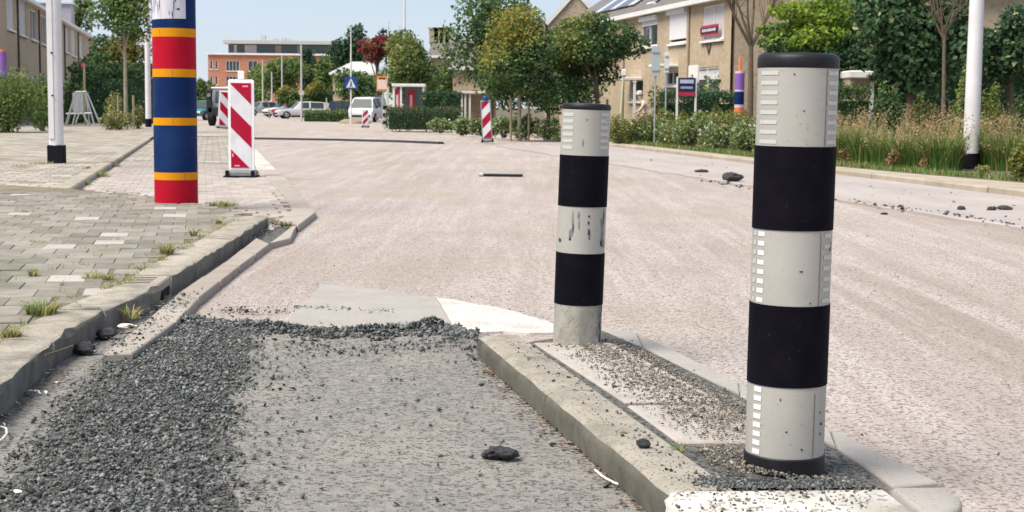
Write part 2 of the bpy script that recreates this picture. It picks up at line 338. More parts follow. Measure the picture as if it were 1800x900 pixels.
leafm('leaf_blue', (0.052, 0.102, 0.067)); leafm('leaf_fig', (0.095, 0.180, 0.085)); leafm('grass_green', (0.133, 0.239, 0.052), .35, .5); leafm('grass_straw', (0.493, 0.384, 0.189), .35, .5); leafm('grass_head', (0.522, 0.362, 0.217), .35, .5)
leafm('weed_green', (0.195, 0.265, 0.079)); leafm('petal_white', (0.55, 0.53, 0.42), 0.25); leafm('leaf_pale', (0.389, 0.442, 0.212))
mat('car_white', (0.60, 0.60, 0.63), 0.3, 0.02, 2, spec=0.4); mat('car_silver', (0.42, 0.43, 0.45), 0.3, 0.03, 2, spec=0.6, metal=0.3); mat('car_navy', (0.02, 0.03, 0.075), 0.25, 0.05, 2, spec=0.6)
mat('car_teal', (0.03, 0.18, 0.20), 0.3, 0.05, 2, spec=0.6)
mat('tyre', (0.012, 0.012, 0.014), 0.85, 0.2, 10); mat('rim', (0.3, 0.3, 0.31), 0.4, 0.1, 5, metal=0.5); mat('car_trim', (0.025, 0.025, 0.028), 0.6, 0.2, 5)
mat('lamp_red', (0.4, 0.02, 0.02), 0.3, 0.1, 5); mat('lamp_clear', (0.7, 0.7, 0.7), 0.2, 0.05, 5)
mat('skin', (0.48, 0.30, 0.22), 0.7, 0.05, 5); mat('cloth_cream', (0.50, 0.42, 0.33), 0.9, 0.1, 8); mat('cloth_brown', (0.2, 0.13, 0.1), 0.9, 0.1, 8); mat('hat_white', (0.55, 0.5, 0.43), 0.9, 0.05, 8)
mat('wood_pale', (0.5, 0.4, 0.28), 0.8, 0.1, 6); mat('sand', (0.27, 0.215, 0.15), 1.0, 0.15, 3, 0.6, 40); mat('cable_black', (0.012, 0.012, 0.015), 0.7, 0.3, 12)
mat('stick_white', (0.7, 0.66, 0.6), 0.7, 0.1, 20); mat('fence_wood', (0.3, 0.24, 0.17), 0.9, 0.15, 4); mat('slat_pale', (0.45, 0.42, 0.37), 0.85, 0.1, 5)

# ------------------------------------------------------------------ ground sheets
def sheet(name, pts, z, material, parent=None):
    b = MB(); pts = [(p[0], p[1], z) for p in pts]; n = len(pts)
    ar = sum(pts[i][0] * pts[(i + 1) % n][1] - pts[(i + 1) % n][0] * pts[i][1] for i in range(n))
    if ar < 0: pts = pts[::-1]
    b.add(pts, [tuple(range(n))]); return b.build(name, material, parent)
def st(n, e): p = N2 * n + E2 * e; return (p[0], p[1])
struct(sheet('ground', [(-900, -200), (900, -200), (900, 1500), (-900, 1500)], -0.03, 'soil'))
KR0 = G(1800, 335, .13); KR1 = G(1073, 252, .13); kd = (KR1 - KR0); kd[2] = 0; kd /= np.linalg.norm(kd); kn = np.array([kd[1], -kd[0], 0])   # right kerb front line
def kr(a, off=0.0): p = KR0 + kd * a + kn * off; return (p[0], p[1])
road = struct(sheet('road', [st(-9, -6), kr(-30, .3), kr(300, .3), st(-34, 320), st(-34, 50), st(-9, 20)], 0.0, 'road_dust'))
# near lane, older asphalt left by the works
lane = [G(*p) for p in [(-900, 900), (-300, 700), (150, 600), (300, 572), (420, 566), (560, 572), (700, 574), (800, 580), (850, 586), (1000, 700), (1180, 860)]]
lane += [G(1250, 1100), G(1250, 1600), G(-900, 1600)]
struct(sheet('cycle_lane', lane, 0.006, 'lane_asphalt'))
slab = thing('repair_patch', 'pale grey repair patch in the road behind the rubble ridge', 'road patch', G(650, 545))
MB().prism([G(565, 503)[:2], G(660, 511)[:2], G(767, 527)[:2], G(800, 583)[:2], G(700, 590)[:2], G(500, 572)[:2]], -.02, .014, bev=.004).build('patch_surface', 'slab_concrete', slab)
struct(MB().prism([p[:2] for p in [G(767, 526), G(800, 530), G(842, 539), G(872, 543), G(905, 551), G(935, 560), G(965, 568), G(990, 588), G(930, 589), G(885, 586), G(842, 588), G(801, 584)]], -.02, .011).build('road_marking', 'road_paint'))
# parking strip: a few centimetres above the milled road, with a broken edge
ea = G(1800, 400, .04); eb = G(870, 255, .04); pe = []
NB = 90
for i in range(NB + 1):
    f = -0.35 + 1.35 * i / NB; p = ea + (eb - ea) * f; j = rng.normal(0, .035) if i % 3 else rng.normal(0, .07); pe.append(p + N2 * j)
pl = [p[:2] for p in pe] + [kr(24.5, .1), kr(10, .1), kr(-12, .1)]
struct(MB().prism(pl, -.02, .042, bev=.01).build('parking_strip', 'parking_surface'))

# right kerb of single stones, path and verge
rk = struct(MB().prism([kr(-14, .12), kr(45, .12), kr(45, .24), kr(-14, .24)], -.02, .10).build('kerb', 'kerb_far'))
rk.name = 'kerb'
a = -12.0
while a < 40:
    L_ = 1.0; jt = rng.normal(0, .006); m = MB()
    prof = [(0, 0.0), (0, .108), (.018, .13), (.14, .13), (.14, 0)]
    vs = []
    for q in (a + .006, a + L_ - .006):
        for o_, z_ in prof: p = KR0 + kd * q + kn * (o_ + jt); vs.append((p[0], p[1], z_ + jt * .4))
    m.add(vs, [(0, 1, 2, 3, 4), (9, 8, 7, 6, 5)] + [(i, i + 5, (i + 1) % 5 + 5, (i + 1) % 5) for i in range(5)])
    m.build('kerb_stone', 'kerb_far', rk); a += L_
pb = [kr(-16, 2.2), kr(-6, 1.7), kr(1.5, 1.25), kr(5, .75), kr(8, .55), kr(20, .5), kr(45, .5)]
struct(MB().prism([kr(-16, .142), kr(45, .142)] + pb[::-1], -.02, .122).build('footpath', 'kerb_far'))
struct(MB().prism(pb + [kr(45, 14), kr(-16, 22)], -.02, .13).build('verge', 'soil'))
struct(MB().prism([kr(45.02, .0), kr(45.02, 14), kr(300, 25), kr(300, 0)], -.02, .1).build('far_verge', 'soil'))

# ------------------------------------------------------------------ left pavement
ZS = 0.13
front = [G(x, y, ZS) for x, y in [(-330, 1010), (-130, 795), (0, 682), (95, 598), (185, 545), (283, 502), (306, 484), (345, 459), (410, 420), (474, 380)]]
# inner line of the kerb (0.24 m behind the front edge)
def left_of(pts, d):
    out = []
    for i, p in enumerate(pts):
        t = pts[min(i + 1, len(pts) - 1)] - pts[max(i - 1, 0)]; t = t / np.linalg.norm(t); out.append(p + np.array([-t[1], t[0], 0]) * d)
    return out
inner = left_of(front, .24)
walk_poly = [p[:2] for p in inner] + [G(395, 366, ZS)[:2], G(280, 347, ZS)[:2], G(120, 331, ZS)[:2], G(-300, 305, ZS)[:2], (-9, 18), (-9, 2)]
pave = struct(MB().prism(walk_poly, -.02, ZS - .006).build('pavement', 'joint_sand'))
# far left pavement beyond, running along the platform
far_edge = [G(120, 331, ZS), G(195, 286, ZS), G(268, 240, ZS)]
far_edge += [far_edge[-1] + (far_edge[-1] - far_edge[-2]) / np.linalg.norm(far_edge[-1] - far_edge[-2]) * 30]
fp = struct(MB().prism([p[:2] for p in far_edge] + [(-40, 75), (-40, 18), (-9.1, 18.2), G(-300, 304, ZS)[:2]], -.02, ZS - .008).build('pavement', 'far_paving'))
fk = struct(MB().prism([p[:2] for p in far_edge] + [p[:2] for p in left_of(far_edge, .05)][::-1], -.02, ZS - .01).build('kerb', 'kerb_dark'))
for k in range(26):     # stones of the pavement edge along the platform
    i = 0; s0 = k * 1.0; tot = np.linalg.norm(far_edge[2] - far_edge[0])
    fe0 = np.array([far_edge[0][0], far_edge[0][1], 0.0]); fe2 = np.array([far_edge[2][0], far_edge[2][1], 0.0])
    p = fe0 + (fe2 - fe0) / tot * s0; q = fe0 + (fe2 - fe0) / tot * (s0 + .985); q_unused = far_edge[0] + (far_edge[2] - far_edge[0]) / tot * (s0 + .985)
    if s0 > tot + 2: break
    d = (q - p) / np.linalg.norm(q - p); n_ = np.array([-d[1], d[0], 0]); m = MB(); vs = []
    for c in (p, q):
        for o_, z_ in ((-.03, 0), (-.03, ZS - .02), (-.012, ZS), (.17, ZS + .002), (.17, 0)): vs.append(c + n_ * o_ + np.array([0, 0, z_]))
    m.add(vs, [(4, 3, 2, 1, 0), (5, 6, 7, 8, 9)] + [((i + 1) % 5, (i + 1) % 5 + 5, i + 5, i) for i in range(5)]); m.build('kerb_stone', ['kerb_concrete'], fk)

def inside(p, poly):
    x, y = p[0], p[1]; c = False; n = len(poly)
    for i in range(n):
        x1, y1 = poly[i][:2]; x2, y2 = poly[i - 1][:2]
        if (y1 > y) != (y2 > y) and x < (x2 - x1) * (y - y1) / (y2 - y1 + 1e-12) + x1: c = not c
    return c
def project(p):
    d = np.array(p) - CAMP; zc = d @ FWD; return 900 + F * (d @ RGT) / zc, 450 - F * (d @ UPV) / zc
def lay_pavers(parent, poly, z, wx, wy, pale_px, material, maxn=300, limY=99, jit=.002, ang=12.0, hgt=.06):
    a_ = R(ang); ex = np.array([math.cos(a_), math.sin(a_)]); ey = np.array([-math.sin(a_), math.cos(a_)])
    m0 = MB().box((0, 0, -hgt / 2), (wx - .003, wy - .003, hgt), bev=.003); proto = None; me = {}
    cand = []
    for j in range(-120, 160):
        for i in range(-140, 140):
            c = ex * (i + .5 * (j % 2)) * wx + ey * j * wy
            if c[1] < 3 or c[1] > limY: continue
            if inside(c, poly):
                u, v = project((c[0], c[1], z))
                if -60 < u < 1860 and v < 960: cand.append((c, u, v))
    cand.sort(key=lambda t: -t[2])
    rest = MB()
    corners = [ex * sx * wx * .44 + ey * sy * wy * .44 for sx in (-1, 1) for sy in (-1, 1)]
    n = 0
    for c, u, v in cand:
        full = all(inside(c + k, poly) for k in corners)
        pale = any(abs(u - a) < b and abs(v - d) < e for a, b, d, e in pale_px)
        key = 'pale' if pale else ('b' if rng.random() < .04 else 'a'); mt = 'paver_pale' if key != 'a' else material
        dz = rng.normal(0, jit); yaw = a_ + rng.normal(0, .006)
        if n < maxn:
            if key not in me:
                o = m0.build('paver', mt, None); me[key] = o.data
            else:
                o = bpy.data.objects.new('paver', me[key]); COL.objects.link(o)
            o.parent = parent; o.location = (c[0], c[1], z + dz); o.rotation_euler = (rng.normal(0, .006), rng.normal(0, .006), yaw); n += 1
            if not full:   # a cut stone at the edge
                o.scale = (.72, .8, 1)
        else:
            rest.box((c[0], c[1], z + dz - hgt / 2), (wx - .006, wy - .006, hgt), axes=[(math.cos(yaw), math.sin(yaw), 0), (-math.sin(yaw), math.cos(yaw), 0), (0, 0, 1)])
    if rest.v: o = rest.build('paver_field', material, parent); o['kind'] = 'stuff'
    return n
lay_pavers(pave, [p[:2] for p in walk_poly], ZS, .215, .33, [(124, 26, 431, 5), (190, 24, 411, 5), (183, 22, 427, 5)], 'paver_grey', 300, 16.8)

# kerb along the near pavement
kb = struct(MB().prism([p[:2] for p in left_of(front, .05)] + [p[:2] for p in left_of(front, .225)][::-1], -.03, ZS - .03).build('kerb', 'kerb_dark'))
def kerb_stone(p, q, w0, ztop, zbot, parent, mats, side=1, rnd=.022, name='kerb_stone', gap=.005):
    d = (q - p); L = np.linalg.norm(d); d = d / L; n_ = np.array([-d[1], d[0], 0]) * side; m = MB(); k = max(2, int(L / .12)); vs = []; fs = []
    prof = [(0.012, zbot), (0.0, ztop - rnd * 1.1), (rnd * .35, ztop - rnd * .35), (rnd, ztop), (w0 * .6, ztop + .002), (w0, ztop), (w0, zbot)]; c = len(prof)
    for i in range(k + 1):
        t = gap + (L - 2 * gap) * i / k
        for j, (o_, z_) in enumerate(prof):
            jj = (rng.normal(0, .0012) if side < 0 else rng.normal(0, .003) + .012 * (rng.random() < .06)) if 0 < j < 4 else 0
            P = p + d * t + n_ * (o_ + jj); vs.append((P[0], P[1], z_ + (jj if j < 5 else 0)))
    for i in range(k):
        for j in range(c):
            f = (i * c + j, (i + 1) * c + j, (i + 1) * c + (j + 1) % c, i * c + (j + 1) % c); fs.append(f if side < 0 else f[::-1])
    e0, e1 = tuple(range(c)), tuple(range(k * c, k * c + c)); fs += [e0, e1[::-1]] if side > 0 else [e0[::-1], e1]
    m.add(vs, fs)
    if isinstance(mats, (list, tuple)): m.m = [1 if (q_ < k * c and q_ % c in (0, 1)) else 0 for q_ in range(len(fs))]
    o = m.build(name, mats, parent, smooth=True); return o
for i in range(len(front) - 1):
    if i == 5: continue                      # the drain inlet sits here
    kerb_stone(front[i], front[i + 1], .24, ZS + rng.normal(0, .003), -.03, kb, ['kerb_concrete', 'kerb_grime_shade'])
# drain inlet: small iron-mouthed block between two stones
p, q = front[5], front[6]; dv = (q - p) / np.linalg.norm(q - p); nv = np.array([-dv[1], dv[0], 0]); mid = (p + q) / 2; L = np.linalg.norm(q - p)
dr = thing('drain_inlet', 'kerb drain inlet block with a dark mouth between two kerb stones', 'drain', (mid[0], mid[1], 0))
mid = np.array([mid[0], mid[1], 0.0])
MB().box(mid + nv * .13 + np.array([0, 0, .02]), (L - .015, .22, .22), axes=[dv, nv, (0, 0, 1)], bev=.008).build('inlet_body', 'gutter_concrete', dr)
MB().box(mid + nv * .017 + np.array([0, 0, .055]), (L * .6, .012, .05), axes=[dv, nv, (0, 0, 1)]).build('inlet_mouth', 'foot_black', dr)
for k in range(4):
    c = mid + dv * (k - 1.5) * L * .17 + nv * .15; MB().box(c + np.array([0, 0, .130]), (.008, .14, .006), axes=[dv, nv, (0, 0, 1)]).build('grate_slot', 'foot_black', dr)

# gutter: low stones in front of the kerb, a little above the road
gin = [G(x, y, .04) for x, y in [(180, 628), (262, 563), (312, 519), (395, 463), (451, 420), (512, 378)]]
gout = [G(x, y, .05) for x, y in [(232, 622), (310, 566), (349, 524), (420, 468), (474, 428), (528, 386)]]
gut = struct(MB().prism([p[:2] for p in gin] + [p[:2] for p in (np.array(gout) - np.array([.03, 0, 0]))][::-1], -.02, .02).build('gutter', 'grit'))
for i in range(5):
    a0, a1, b0, b1 = gin[i], gin[i + 1], gout[i], gout[i + 1]; nseg = 2 if i in (1, 2, 3) else 1
    for s in range(nseg):
        f0, f1 = s / nseg + .008, (s + 1) / nseg - .008
        poly = [a0 + (a1 - a0) * f0, b0 + (b1 - b0) * f0, b0 + (b1 - b0) * f1, a0 + (a1 - a0) * f1]
        if i == 4: poly[0] = poly[0] + np.array([.28, 0, 0]); poly[3] = poly[3] + np.array([.12, 0, 0])
        MB().prism([p[:2] for p in poly], -.02, .05 + rng.normal(0, .003), bev=.008).build('gutter_stone', 'gutter_concrete', gut)

# raised platform with pink clinkers
ZP = 0.05
plat = [G(120, 331, ZP), G(280, 347, ZP), G(395, 366, ZP), G(478, 383, ZP), G(512, 400, ZP), G(505, 340, ZP), G(480, 300, ZP), G(440, 258, ZP), G(420, 240, ZP), G(240, 238, ZP), far_edge[2], far_edge[1]]
platp = [p[:2] for p in plat]
pf = struct(MB().prism(platp, -.02, ZP - .01).build('platform', 'joint_sand'))
lay_pavers(pf, platp, ZP, .2, .3, [], 'paver_pink', 300, 29, .0015, 12.0, .05)
rest = [p[:2] for p in [G(196, 281, ZP), G(474, 291, ZP), G(440, 258, ZP), G(420, 240, ZP), G(262, 238, ZP)]]
struct(sheet('platform_far', rest, ZP + .004, 'far_paving'))
pk = struct(MB().prism([p[:2] for p in [G(512, 395, .05), G(500, 330, .05), G(478, 296, .05), G(482, 296, .05), G(508, 330, .05), G(524, 388, .05)]], -.02, .02).build('kerb', 'kerb_dark'))
edge_o = [G(x, y, .06) for x, y in [(524, 397), (555, 373), (531, 345), (507, 317), (486, 298), (447, 259), (432, 244)]]
edge_i = [G(x, y, .06) for x, y in [(489, 388), (513, 368), (497, 341), (474, 316), (452, 298), (436, 259), (424, 244)]]
for i in range(6):
    poly = [edge_i[i], edge_o[i], edge_o[i + 1], edge_i[i + 1]]; c = sum(poly) / 4; poly = [c + (p - c) * .985 for p in poly]
    MB().prism([p[:2] for p in poly], -.02, .062 + rng.normal(0, .002), bev=.01).build('kerb_stone', 'worn_white_paint' if i in (4,) else 'gutter_concrete', pk)

# ------------------------------------------------------------------ traffic island
def lerp(a, b, t): return a + (b - a) * t
ZI = 0.115
isl = thing('traffic_island', 'narrow concrete traffic island with kerbs and a white painted nose under the bollards', 'traffic island', (*G(1100, 720, 0)[:2], 0))
o_far, o_near = G(838, 590, ZI), G(1172, 868, ZI); i_far, i_near = G(928, 592, ZI), G(1250, 842, ZI)
wk = .19
cuts = [0, .52, 1.0]
for k in range(2):
    o = kerb_stone(lerp(o_near, o_far, cuts[k]), lerp(o_near, o_far, cuts[k + 1]), wk, ZI, -.02, isl, ['island_kerb', 'island_face_dark'], side=-1, rnd=.035)
b = MB(); r0, r1 = G(1060, 578, .03), G(1640, 850, .03)
fill = [i_far, i_near, G(1560, 856, .06), G(1470, 785, .06), G(1300, 692, .06), G(1130, 608, .06), G(1060, 585, .06)]
fb = MB(); fz = [.09, .09, .058, .05, .05, .05, .07]; fb.add([(p[0], p[1], z) for p, z in zip(fill, fz)] + [(lerp(i_far, i_near, .5)[0], lerp(i_far, i_near, .5)[1], .092)], [(0, 6, 7)[::-1], (6, 5, 7)[::-1], (5, 4, 7)[::-1], (4, 3, 7)[::-1], (3, 1, 7)[::-1], (3, 2, 1)[::-1]]); fb.build('fill_bed', 'grit', isl)
strip = [G(1062, 577, .045), G(1120, 588, .045), G(1300, 676, .045), G(1460, 758, .045), G(1650, 852, .045), G(1570, 860, .045), G(1470, 789, .045), G(1300, 697, .045), G(1130, 613, .045), G(1062, 588, .045)]
for k in range(4):
    poly = [strip[k], strip[k + 1], strip[8 - k], strip[9 - k]]; c = sum(poly) / 4
    MB().prism([p[:2] for p in [c + (p - c) * .992 for p in poly]], -.02, .052 + .003 * (k % 2), bev=.008).build('edge_strip', 'slab_concrete', isl)
for (pts, z) in (([(939, 602), (1075, 602), (1270, 704), (1099, 706)], .098), ([(1103, 712), (1275, 710), (1400, 775), (1193, 777)], .094)):
    MB().prism([G(x, y, z)[:2] for x, y in pts], -.02, z, bev=.006).build('paving_slab', 'island_slab', isl)
# nose: one rounded block, white paint over its left part, bare stone at its right end
nose = []
P0, P1 = G(1168, 862, ZI), G(1664, 858, ZI)
u = (P1 - P0); u[2] = 0; Lu = np.linalg.norm(u); u /= Lu; v_ = np.array([u[1], -u[0], 0])
def nose_block(t0, t1, name, material, d0=.0, d1=.40):
    pts = []
    steps = 10
    for i in range(steps + 1):
        t = t0 + (t1 - t0) * i / steps; x = (t - .5) * 2; dep = .40 * math.sqrt(max(0, 1 - (x * .98) ** 2)) * .8 + .05
        pts.append(P0 + u * Lu * t + v_ * dep)
    back = [P0 + u * Lu * t1 + v_ * -.01, P0 + u * Lu * t0 + v_ * -.01]
    return MB().prism([p[:2] for p in pts + back], -.02, ZI + .002, bev=.03 if t0 == 0 else .012).build(name, material, isl, smooth=True)
nose_block(0, .80, 'nose_kerb', 'worn_white_paint'); nose_block(.804, 1.0, 'nose_end', 'slab_concrete')

# ------------------------------------------------------------------ cylinders with bands
def axis_at(px, py, z, px2, py2):
    b = G(px, py, z); t = D(px2, py2, b[1]); return b, t
def z_of(py, b, t):       # height on the axis seen at image row py (front surface)
    lo, hi = -0.5, 6.0
    for _ in range(50):
        m = (lo + hi) / 2; f = (m - b[2]) / (t[2] - b[2]); P = b + (t - b) * f
        if project(P)[1] > py: lo = m
        else: hi = m
    return m
def on_axis(b, t, z): return b + (t - b) * ((z - b[2]) / (t[2] - b[2]))
def ring(name, b, t, z0, z1, r, material, parent, n=40, bev=0.0, r2=None):
    p0, p1 = on_axis(b, t, z0), on_axis(b, t, z1); h = float(np.linalg.norm(p1 - p0)); ax = (p1 - p0) / h; r2 = r if r2 is None else r2
    prof = [(r, 0), (r2, h)] if bev <= 0 else [(r - bev, 0), (r, bev), (r2, h - bev), (r2 - bev, h)]
    return MB().lathe(prof, p0, ax, n).build(name, material, parent, smooth=True)
def patch(name, b, t, r, poly, material, parent, off=.0012, sub=4):
    """poly: (angle from facing the camera in degrees, + to the right; z) laid on the cylinder"""
    fa = math.atan2(-b[1], -b[0]); bm = MB(); vs = []
    n = len(poly); cen = (sum(p[0] for p in poly) / n, sum(p[1] for p in poly) / n)
    def P(a, z):
        c = on_axis(b, t, z); q = fa + R(a); return (c[0] + (r + off) * math.cos(q), c[1] + (r + off) * math.sin(q), z)
    if n == 4 and sub > 1:
        for i in range(sub + 1):
            f = i / sub
            a0 = lerp(poly[0][0], poly[1][0], f), lerp(poly[0][1], poly[1][1], f); a1 = lerp(poly[3][0], poly[2][0], f), lerp(poly[3][1], poly[2][1], f)
            vs += [P(*a0), P(*a1)]
        fs = [(2 * i, 2 * i + 2, 2 * i + 3, 2 * i + 1) for i in range(sub)]
    else:
        vs = [P(*p) for p in poly] + [P(*cen)]; fs = [(i, (i + 1) % n, n) for i in range(n)]
    bm.add(vs, fs); return bm.build(name, material, parent)
def blob(a, z, wa, hz, n=9, seed=0):
    q = random.Random(seed); return [(a + wa * math.cos(2 * math.pi * i / n) * q.uniform(.45, 1.2), z + hz * math.sin(2 * math.pi * i / n) * q.uniform(.5, 1.15)) for i in range(n)]

# near bollard
b, t = axis_at(1378, 807, .105, 1404, 97); r = 69.5 * b[1] / F
B = thing('bollard', 'thick black and white traffic bollard standing by the white painted island nose', 'bollard', b)
zs = {y: z_of(y - max(0, y - 200) * .018, b, t) for y in (97, 121, 258, 404, 537, 678, 803, 826)}
ring('base_collar', b, t, b[2] - .03, zs[803], r * 1.03, 'cap_black', B, bev=.004)
for y0, y1 in ((121, 258), (404, 537), (678, 803)): ring('white_band', b, t, zs[y1], zs[y0], r, 'bollard_white', B)
for y0, y1 in ((258, 404), (537, 678)): ring('black_band', b, t, zs[y1] - .001, zs[y0] + .001, r + .0022, 'bollard_black', B)
p0 = on_axis(b, t, zs[121]); ax = (t - b) / np.linalg.norm(t - b); hc = zs[97] - zs[121]
MB().lathe([(r * 1.0, 0), (r * 1.018, .004), (r * 1.018, hc * .7), (r * .985, hc * .95), (r * .9, hc * 1.1), (r * .5, hc * 1.16), (.004, hc * 1.17)], p0, ax, 40).build('cap', 'cap_black', B, smooth=True)
def squares(ylo, yhi, n, a0, a1, material, hfrac=.55):
    for i in range(n):
        zc = zs[yhi] + (zs[ylo] - zs[yhi]) * (i + .5) / n; h = (zs[ylo] - zs[yhi]) / n * hfrac / 2
        patch('reflector_patch', b, t, r, [(a0, zc - h), (a1, zc - h), (a1, zc + h), (a0, zc + h)], material, B)
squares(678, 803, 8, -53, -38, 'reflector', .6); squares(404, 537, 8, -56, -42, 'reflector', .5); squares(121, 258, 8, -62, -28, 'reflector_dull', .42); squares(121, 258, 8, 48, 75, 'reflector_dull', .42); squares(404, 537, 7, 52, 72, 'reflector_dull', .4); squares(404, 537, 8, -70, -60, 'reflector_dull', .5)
for y0, y1 in ((121, 256), (405, 536), (680, 795)): patch('seam', b, t, r, [(44, z_of(y0, b, t) - .003), (45.2, z_of(y0, b, t) - .003), (45.2, z_of(y1, b, t)), (44, z_of(y1, b, t))], 'seam', B)
for k, (a_, y_, wa, hz) in enumerate([(62, 735, 3, .006), (60, 752, 2, .005), (25, 775, 2, .004), (-8, 690, 1.2, .006), (58, 715, 1.5, .004), (2, 745, 2, .003), (70, 433, 3, .011), (73, 425, 1.6, .009), (15, 470, 4, .003), (-5, 132, 2, .003), (30, 545 - 20, 1.5, .004), (10, 195, 1.5, .003)]):
    patch('scuff_mark', b, t, r, blob(a_, z_of(y_, b, t), wa, hz, seed=k), 'scuff', B)

# second bollard
b, t = axis_at(1014, 599, .10, 1031, 184); r = 42.5 * b[1] / F
B2 = thing('bollard', 'slimmer scuffed black and white bollard leaning at the island tip by the white marking', 'bollard', b)
ys = [184, 193, 273, 361, 443, 532, 600]; zz = {y: z_of(y, b, t) for y in ys}
for y0, y1 in ((193, 273), (361, 443), (532, 600)): ring('white_band', b, t, zz[y1] - (.04 if y1 == 600 else 0), zz[y0], r, 'bollard_white_dirty' if y1 == 600 else 'bollard_white', B2)
for y0, y1 in ((273, 361), (443, 532)): ring('black_band', b, t, zz[y1] - .001, zz[y0] + .001, r + .002, 'bollard_black', B2)
p0 = on_axis(b, t, zz[193]); hc = zz[184] - zz[193]
MB().lathe([(r, 0), (r * 1.02, .004), (r * 1.02, hc * .75), (r * .97, hc * 1.15), (r * .5, hc * 1.3), (.004, hc * 1.32)], p0, (t - b) / np.linalg.norm(t - b), 40).build('cap', 'cap_black', B2, smooth=True)
for k, (a_, y_, wa, hz, mt) in enumerate([(-22, 384, 3, .05, 'scuff_grey'), (-25, 407, 6, .025, 'scuff_grey'), (-20, 398, 2, .03, 'scuff'), (-27, 416, 5, .012, 'scuff'), (17, 377, 3, .009, 'scuff'), (16, 388, 3.5, .013, 'scuff'), (17, 405, 3.5, .018, 'scuff'), (19, 414, 2.5, .012, 'scuff'),
        (55, 390, 5, .04, 'scuff_grey'), (60, 410, 8, .05, 'scuff_grey'), (62, 380, 3, .04, 'scuff'), (56, 425, 5, .02, 'scuff'), (66, 428, 5, .03, 'scuff_grey'), (-60, 421, 7, .012, 'scuff'), (-8, 375, 3, .02, 'scuff_grey'), (-6, 392, 2, .03, 'scuff_grey'),
        (62, 548, 9, .04, 'scuff_grey'), (66, 560, 6, .05, 'scuff'), (58, 578, 6, .04, 'scuff_grey'), (70, 590, 6, .05, 'scuff'), (75, 540, 5, .02, 'scuff'), (2, 210, 4, .004, 'scuff_grey'), (60, 212, 7, .003, 'scuff_grey'), (-5, 250, 2, .02, 'scuff_grey')]):
    patch('scuff_mark', b, t, r, blob(a_, z_of(y_, b, t), wa, hz, seed=k + 40), mt, B2)
for i in range(6):
    zc = zz[193] - (zz[193] - zz[273]) * (i + .7) / 7
    for a0, a1 in ((-66, -30), (38, 68)): patch('reflector_patch', b, t, r, [(a0, zc - .008), (a1, zc - .008), (a1, zc + .008), (a0, zc + .008)], 'reflector_dull', B2)

# painted post with blue, red and yellow bands
b, t = axis_at(310, 355, ZS, 304, -70); r = 37.5 * b[1] / F
C = thing('painted_post', 'tall thick post wrapped in blue, red and yellow bands with a torn poster', 'post', b)
yb = [(357, 315, 'post_red'), (315, 302, 'post_yellow'), (302, 220, 'post_blue'), (220, 207, 'post_yellow'), (207, 136, 'post_blue'), (136, 122, 'post_yellow'), (122, 66, 'post_red'), (66, 51, 'post_yellow'), (51, -90, 'post_blue'), (-90, -105, 'post_yellow'), (-105, -140, 'post_red')]
for y0, y1, m_ in yb: ring('band', b, t, z_of(y0, b, t), z_of(y1, b, t), r * (1.006 if 'yellow' in m_ else 1.0), m_, C)
zt = z_of(-140, b, t); MB().lathe([(r, 0), (r * .96, .02), (.01, .04)], on_axis(b, t, zt), (0, 0, 1), 32).build('cap', 'post_yellow', C, smooth=True)
zp0, zp1 = z_of(36, b, t), z_of(-75, b, t)
pap = patch('poster', b, t, r, [(-75, zp0), (32, zp0 + .01), (32, zp1), (-75, zp1)], 'paper', C, .002, 12)
for k, (a_, y_, wa, hz) in enumerate([(-38, 12, 1.5, .08), (-44, 16, 1.0, .06), (-60, 10, 1.2, .09), (-52, 4, 1, .07), (-3, 28, 1.6, .05), (0, 12, 1.3, .08), (4, 0, 3, .05), (12, 18, 6, .014), (-68, 20, 1, .05), (8, -15, 4, .04), (-20, -20, 3, .05), (-12, 25, 1, .03)]):
    patch('ink_stroke', b, t, r, blob(a_, z_of(y_, b, t), wa, hz, 8, k + 90), 'ink', pap if False else C, .004)
for y_, a_ in ((309, 22), (213, -6), (129, -6), (58, -40)): patch('seam', b, t, r * 1.006, [(a_, z_of(y_ + 6, b, t)), (a_ + 1.2, z_of(y_ + 6, b, t)), (a_ + 1.2, z_of(y_ - 5, b, t)), (a_, z_of(y_ - 5, b, t))], 'seam', C)

# ------------------------------------------------------------------ lamp posts and poles
def lamp_post(px, pyb, z, wpx, label, H=7.0, top_px=None, foot=True, wbot=None, matn='pole_white', parts=True, name='lamp_post', fh=None):
    base = G(px, pyb, z); rr = wpx / 2 * base[1] / F; T = thing(name, label, 'lamp post' if name == 'lamp_post' else 'pole', base)
    fh = fh or .28; top = base + np.array([0, 0, H])
    if foot: MB().lathe([(rr * 1.08, -.05), (rr * 1.08, fh)], base, n=20).build('foot', 'foot_black', T, smooth=True)
    MB().lathe([(rr * 1.0, fh if foot else -.05), (rr * .98, 1.6), (rr * .9, 3.3), (rr * .55, H)], base, n=20).build('shaft', matn, T, smooth=True)
    if parts:
        MB().tube([top - np.array([0, 0, .1]), top + np.array([.3, -.1, .15]), top + np.array([1.0, -.25, .25])], [rr * .5, rr * .4, rr * .35], 8).build('arm', matn, T, smooth=True)
        MB().box(top + np.array([1.25, -.3, .25]), (.6, .22, .1), bev=.03).build('luminaire', 'pole_grey', T)
    return T, base, rr
T, b0, rr = lamp_post(1705, 297, .13, 27, 'stout white lamp post with black foot among the ornamental grasses', 7.5)
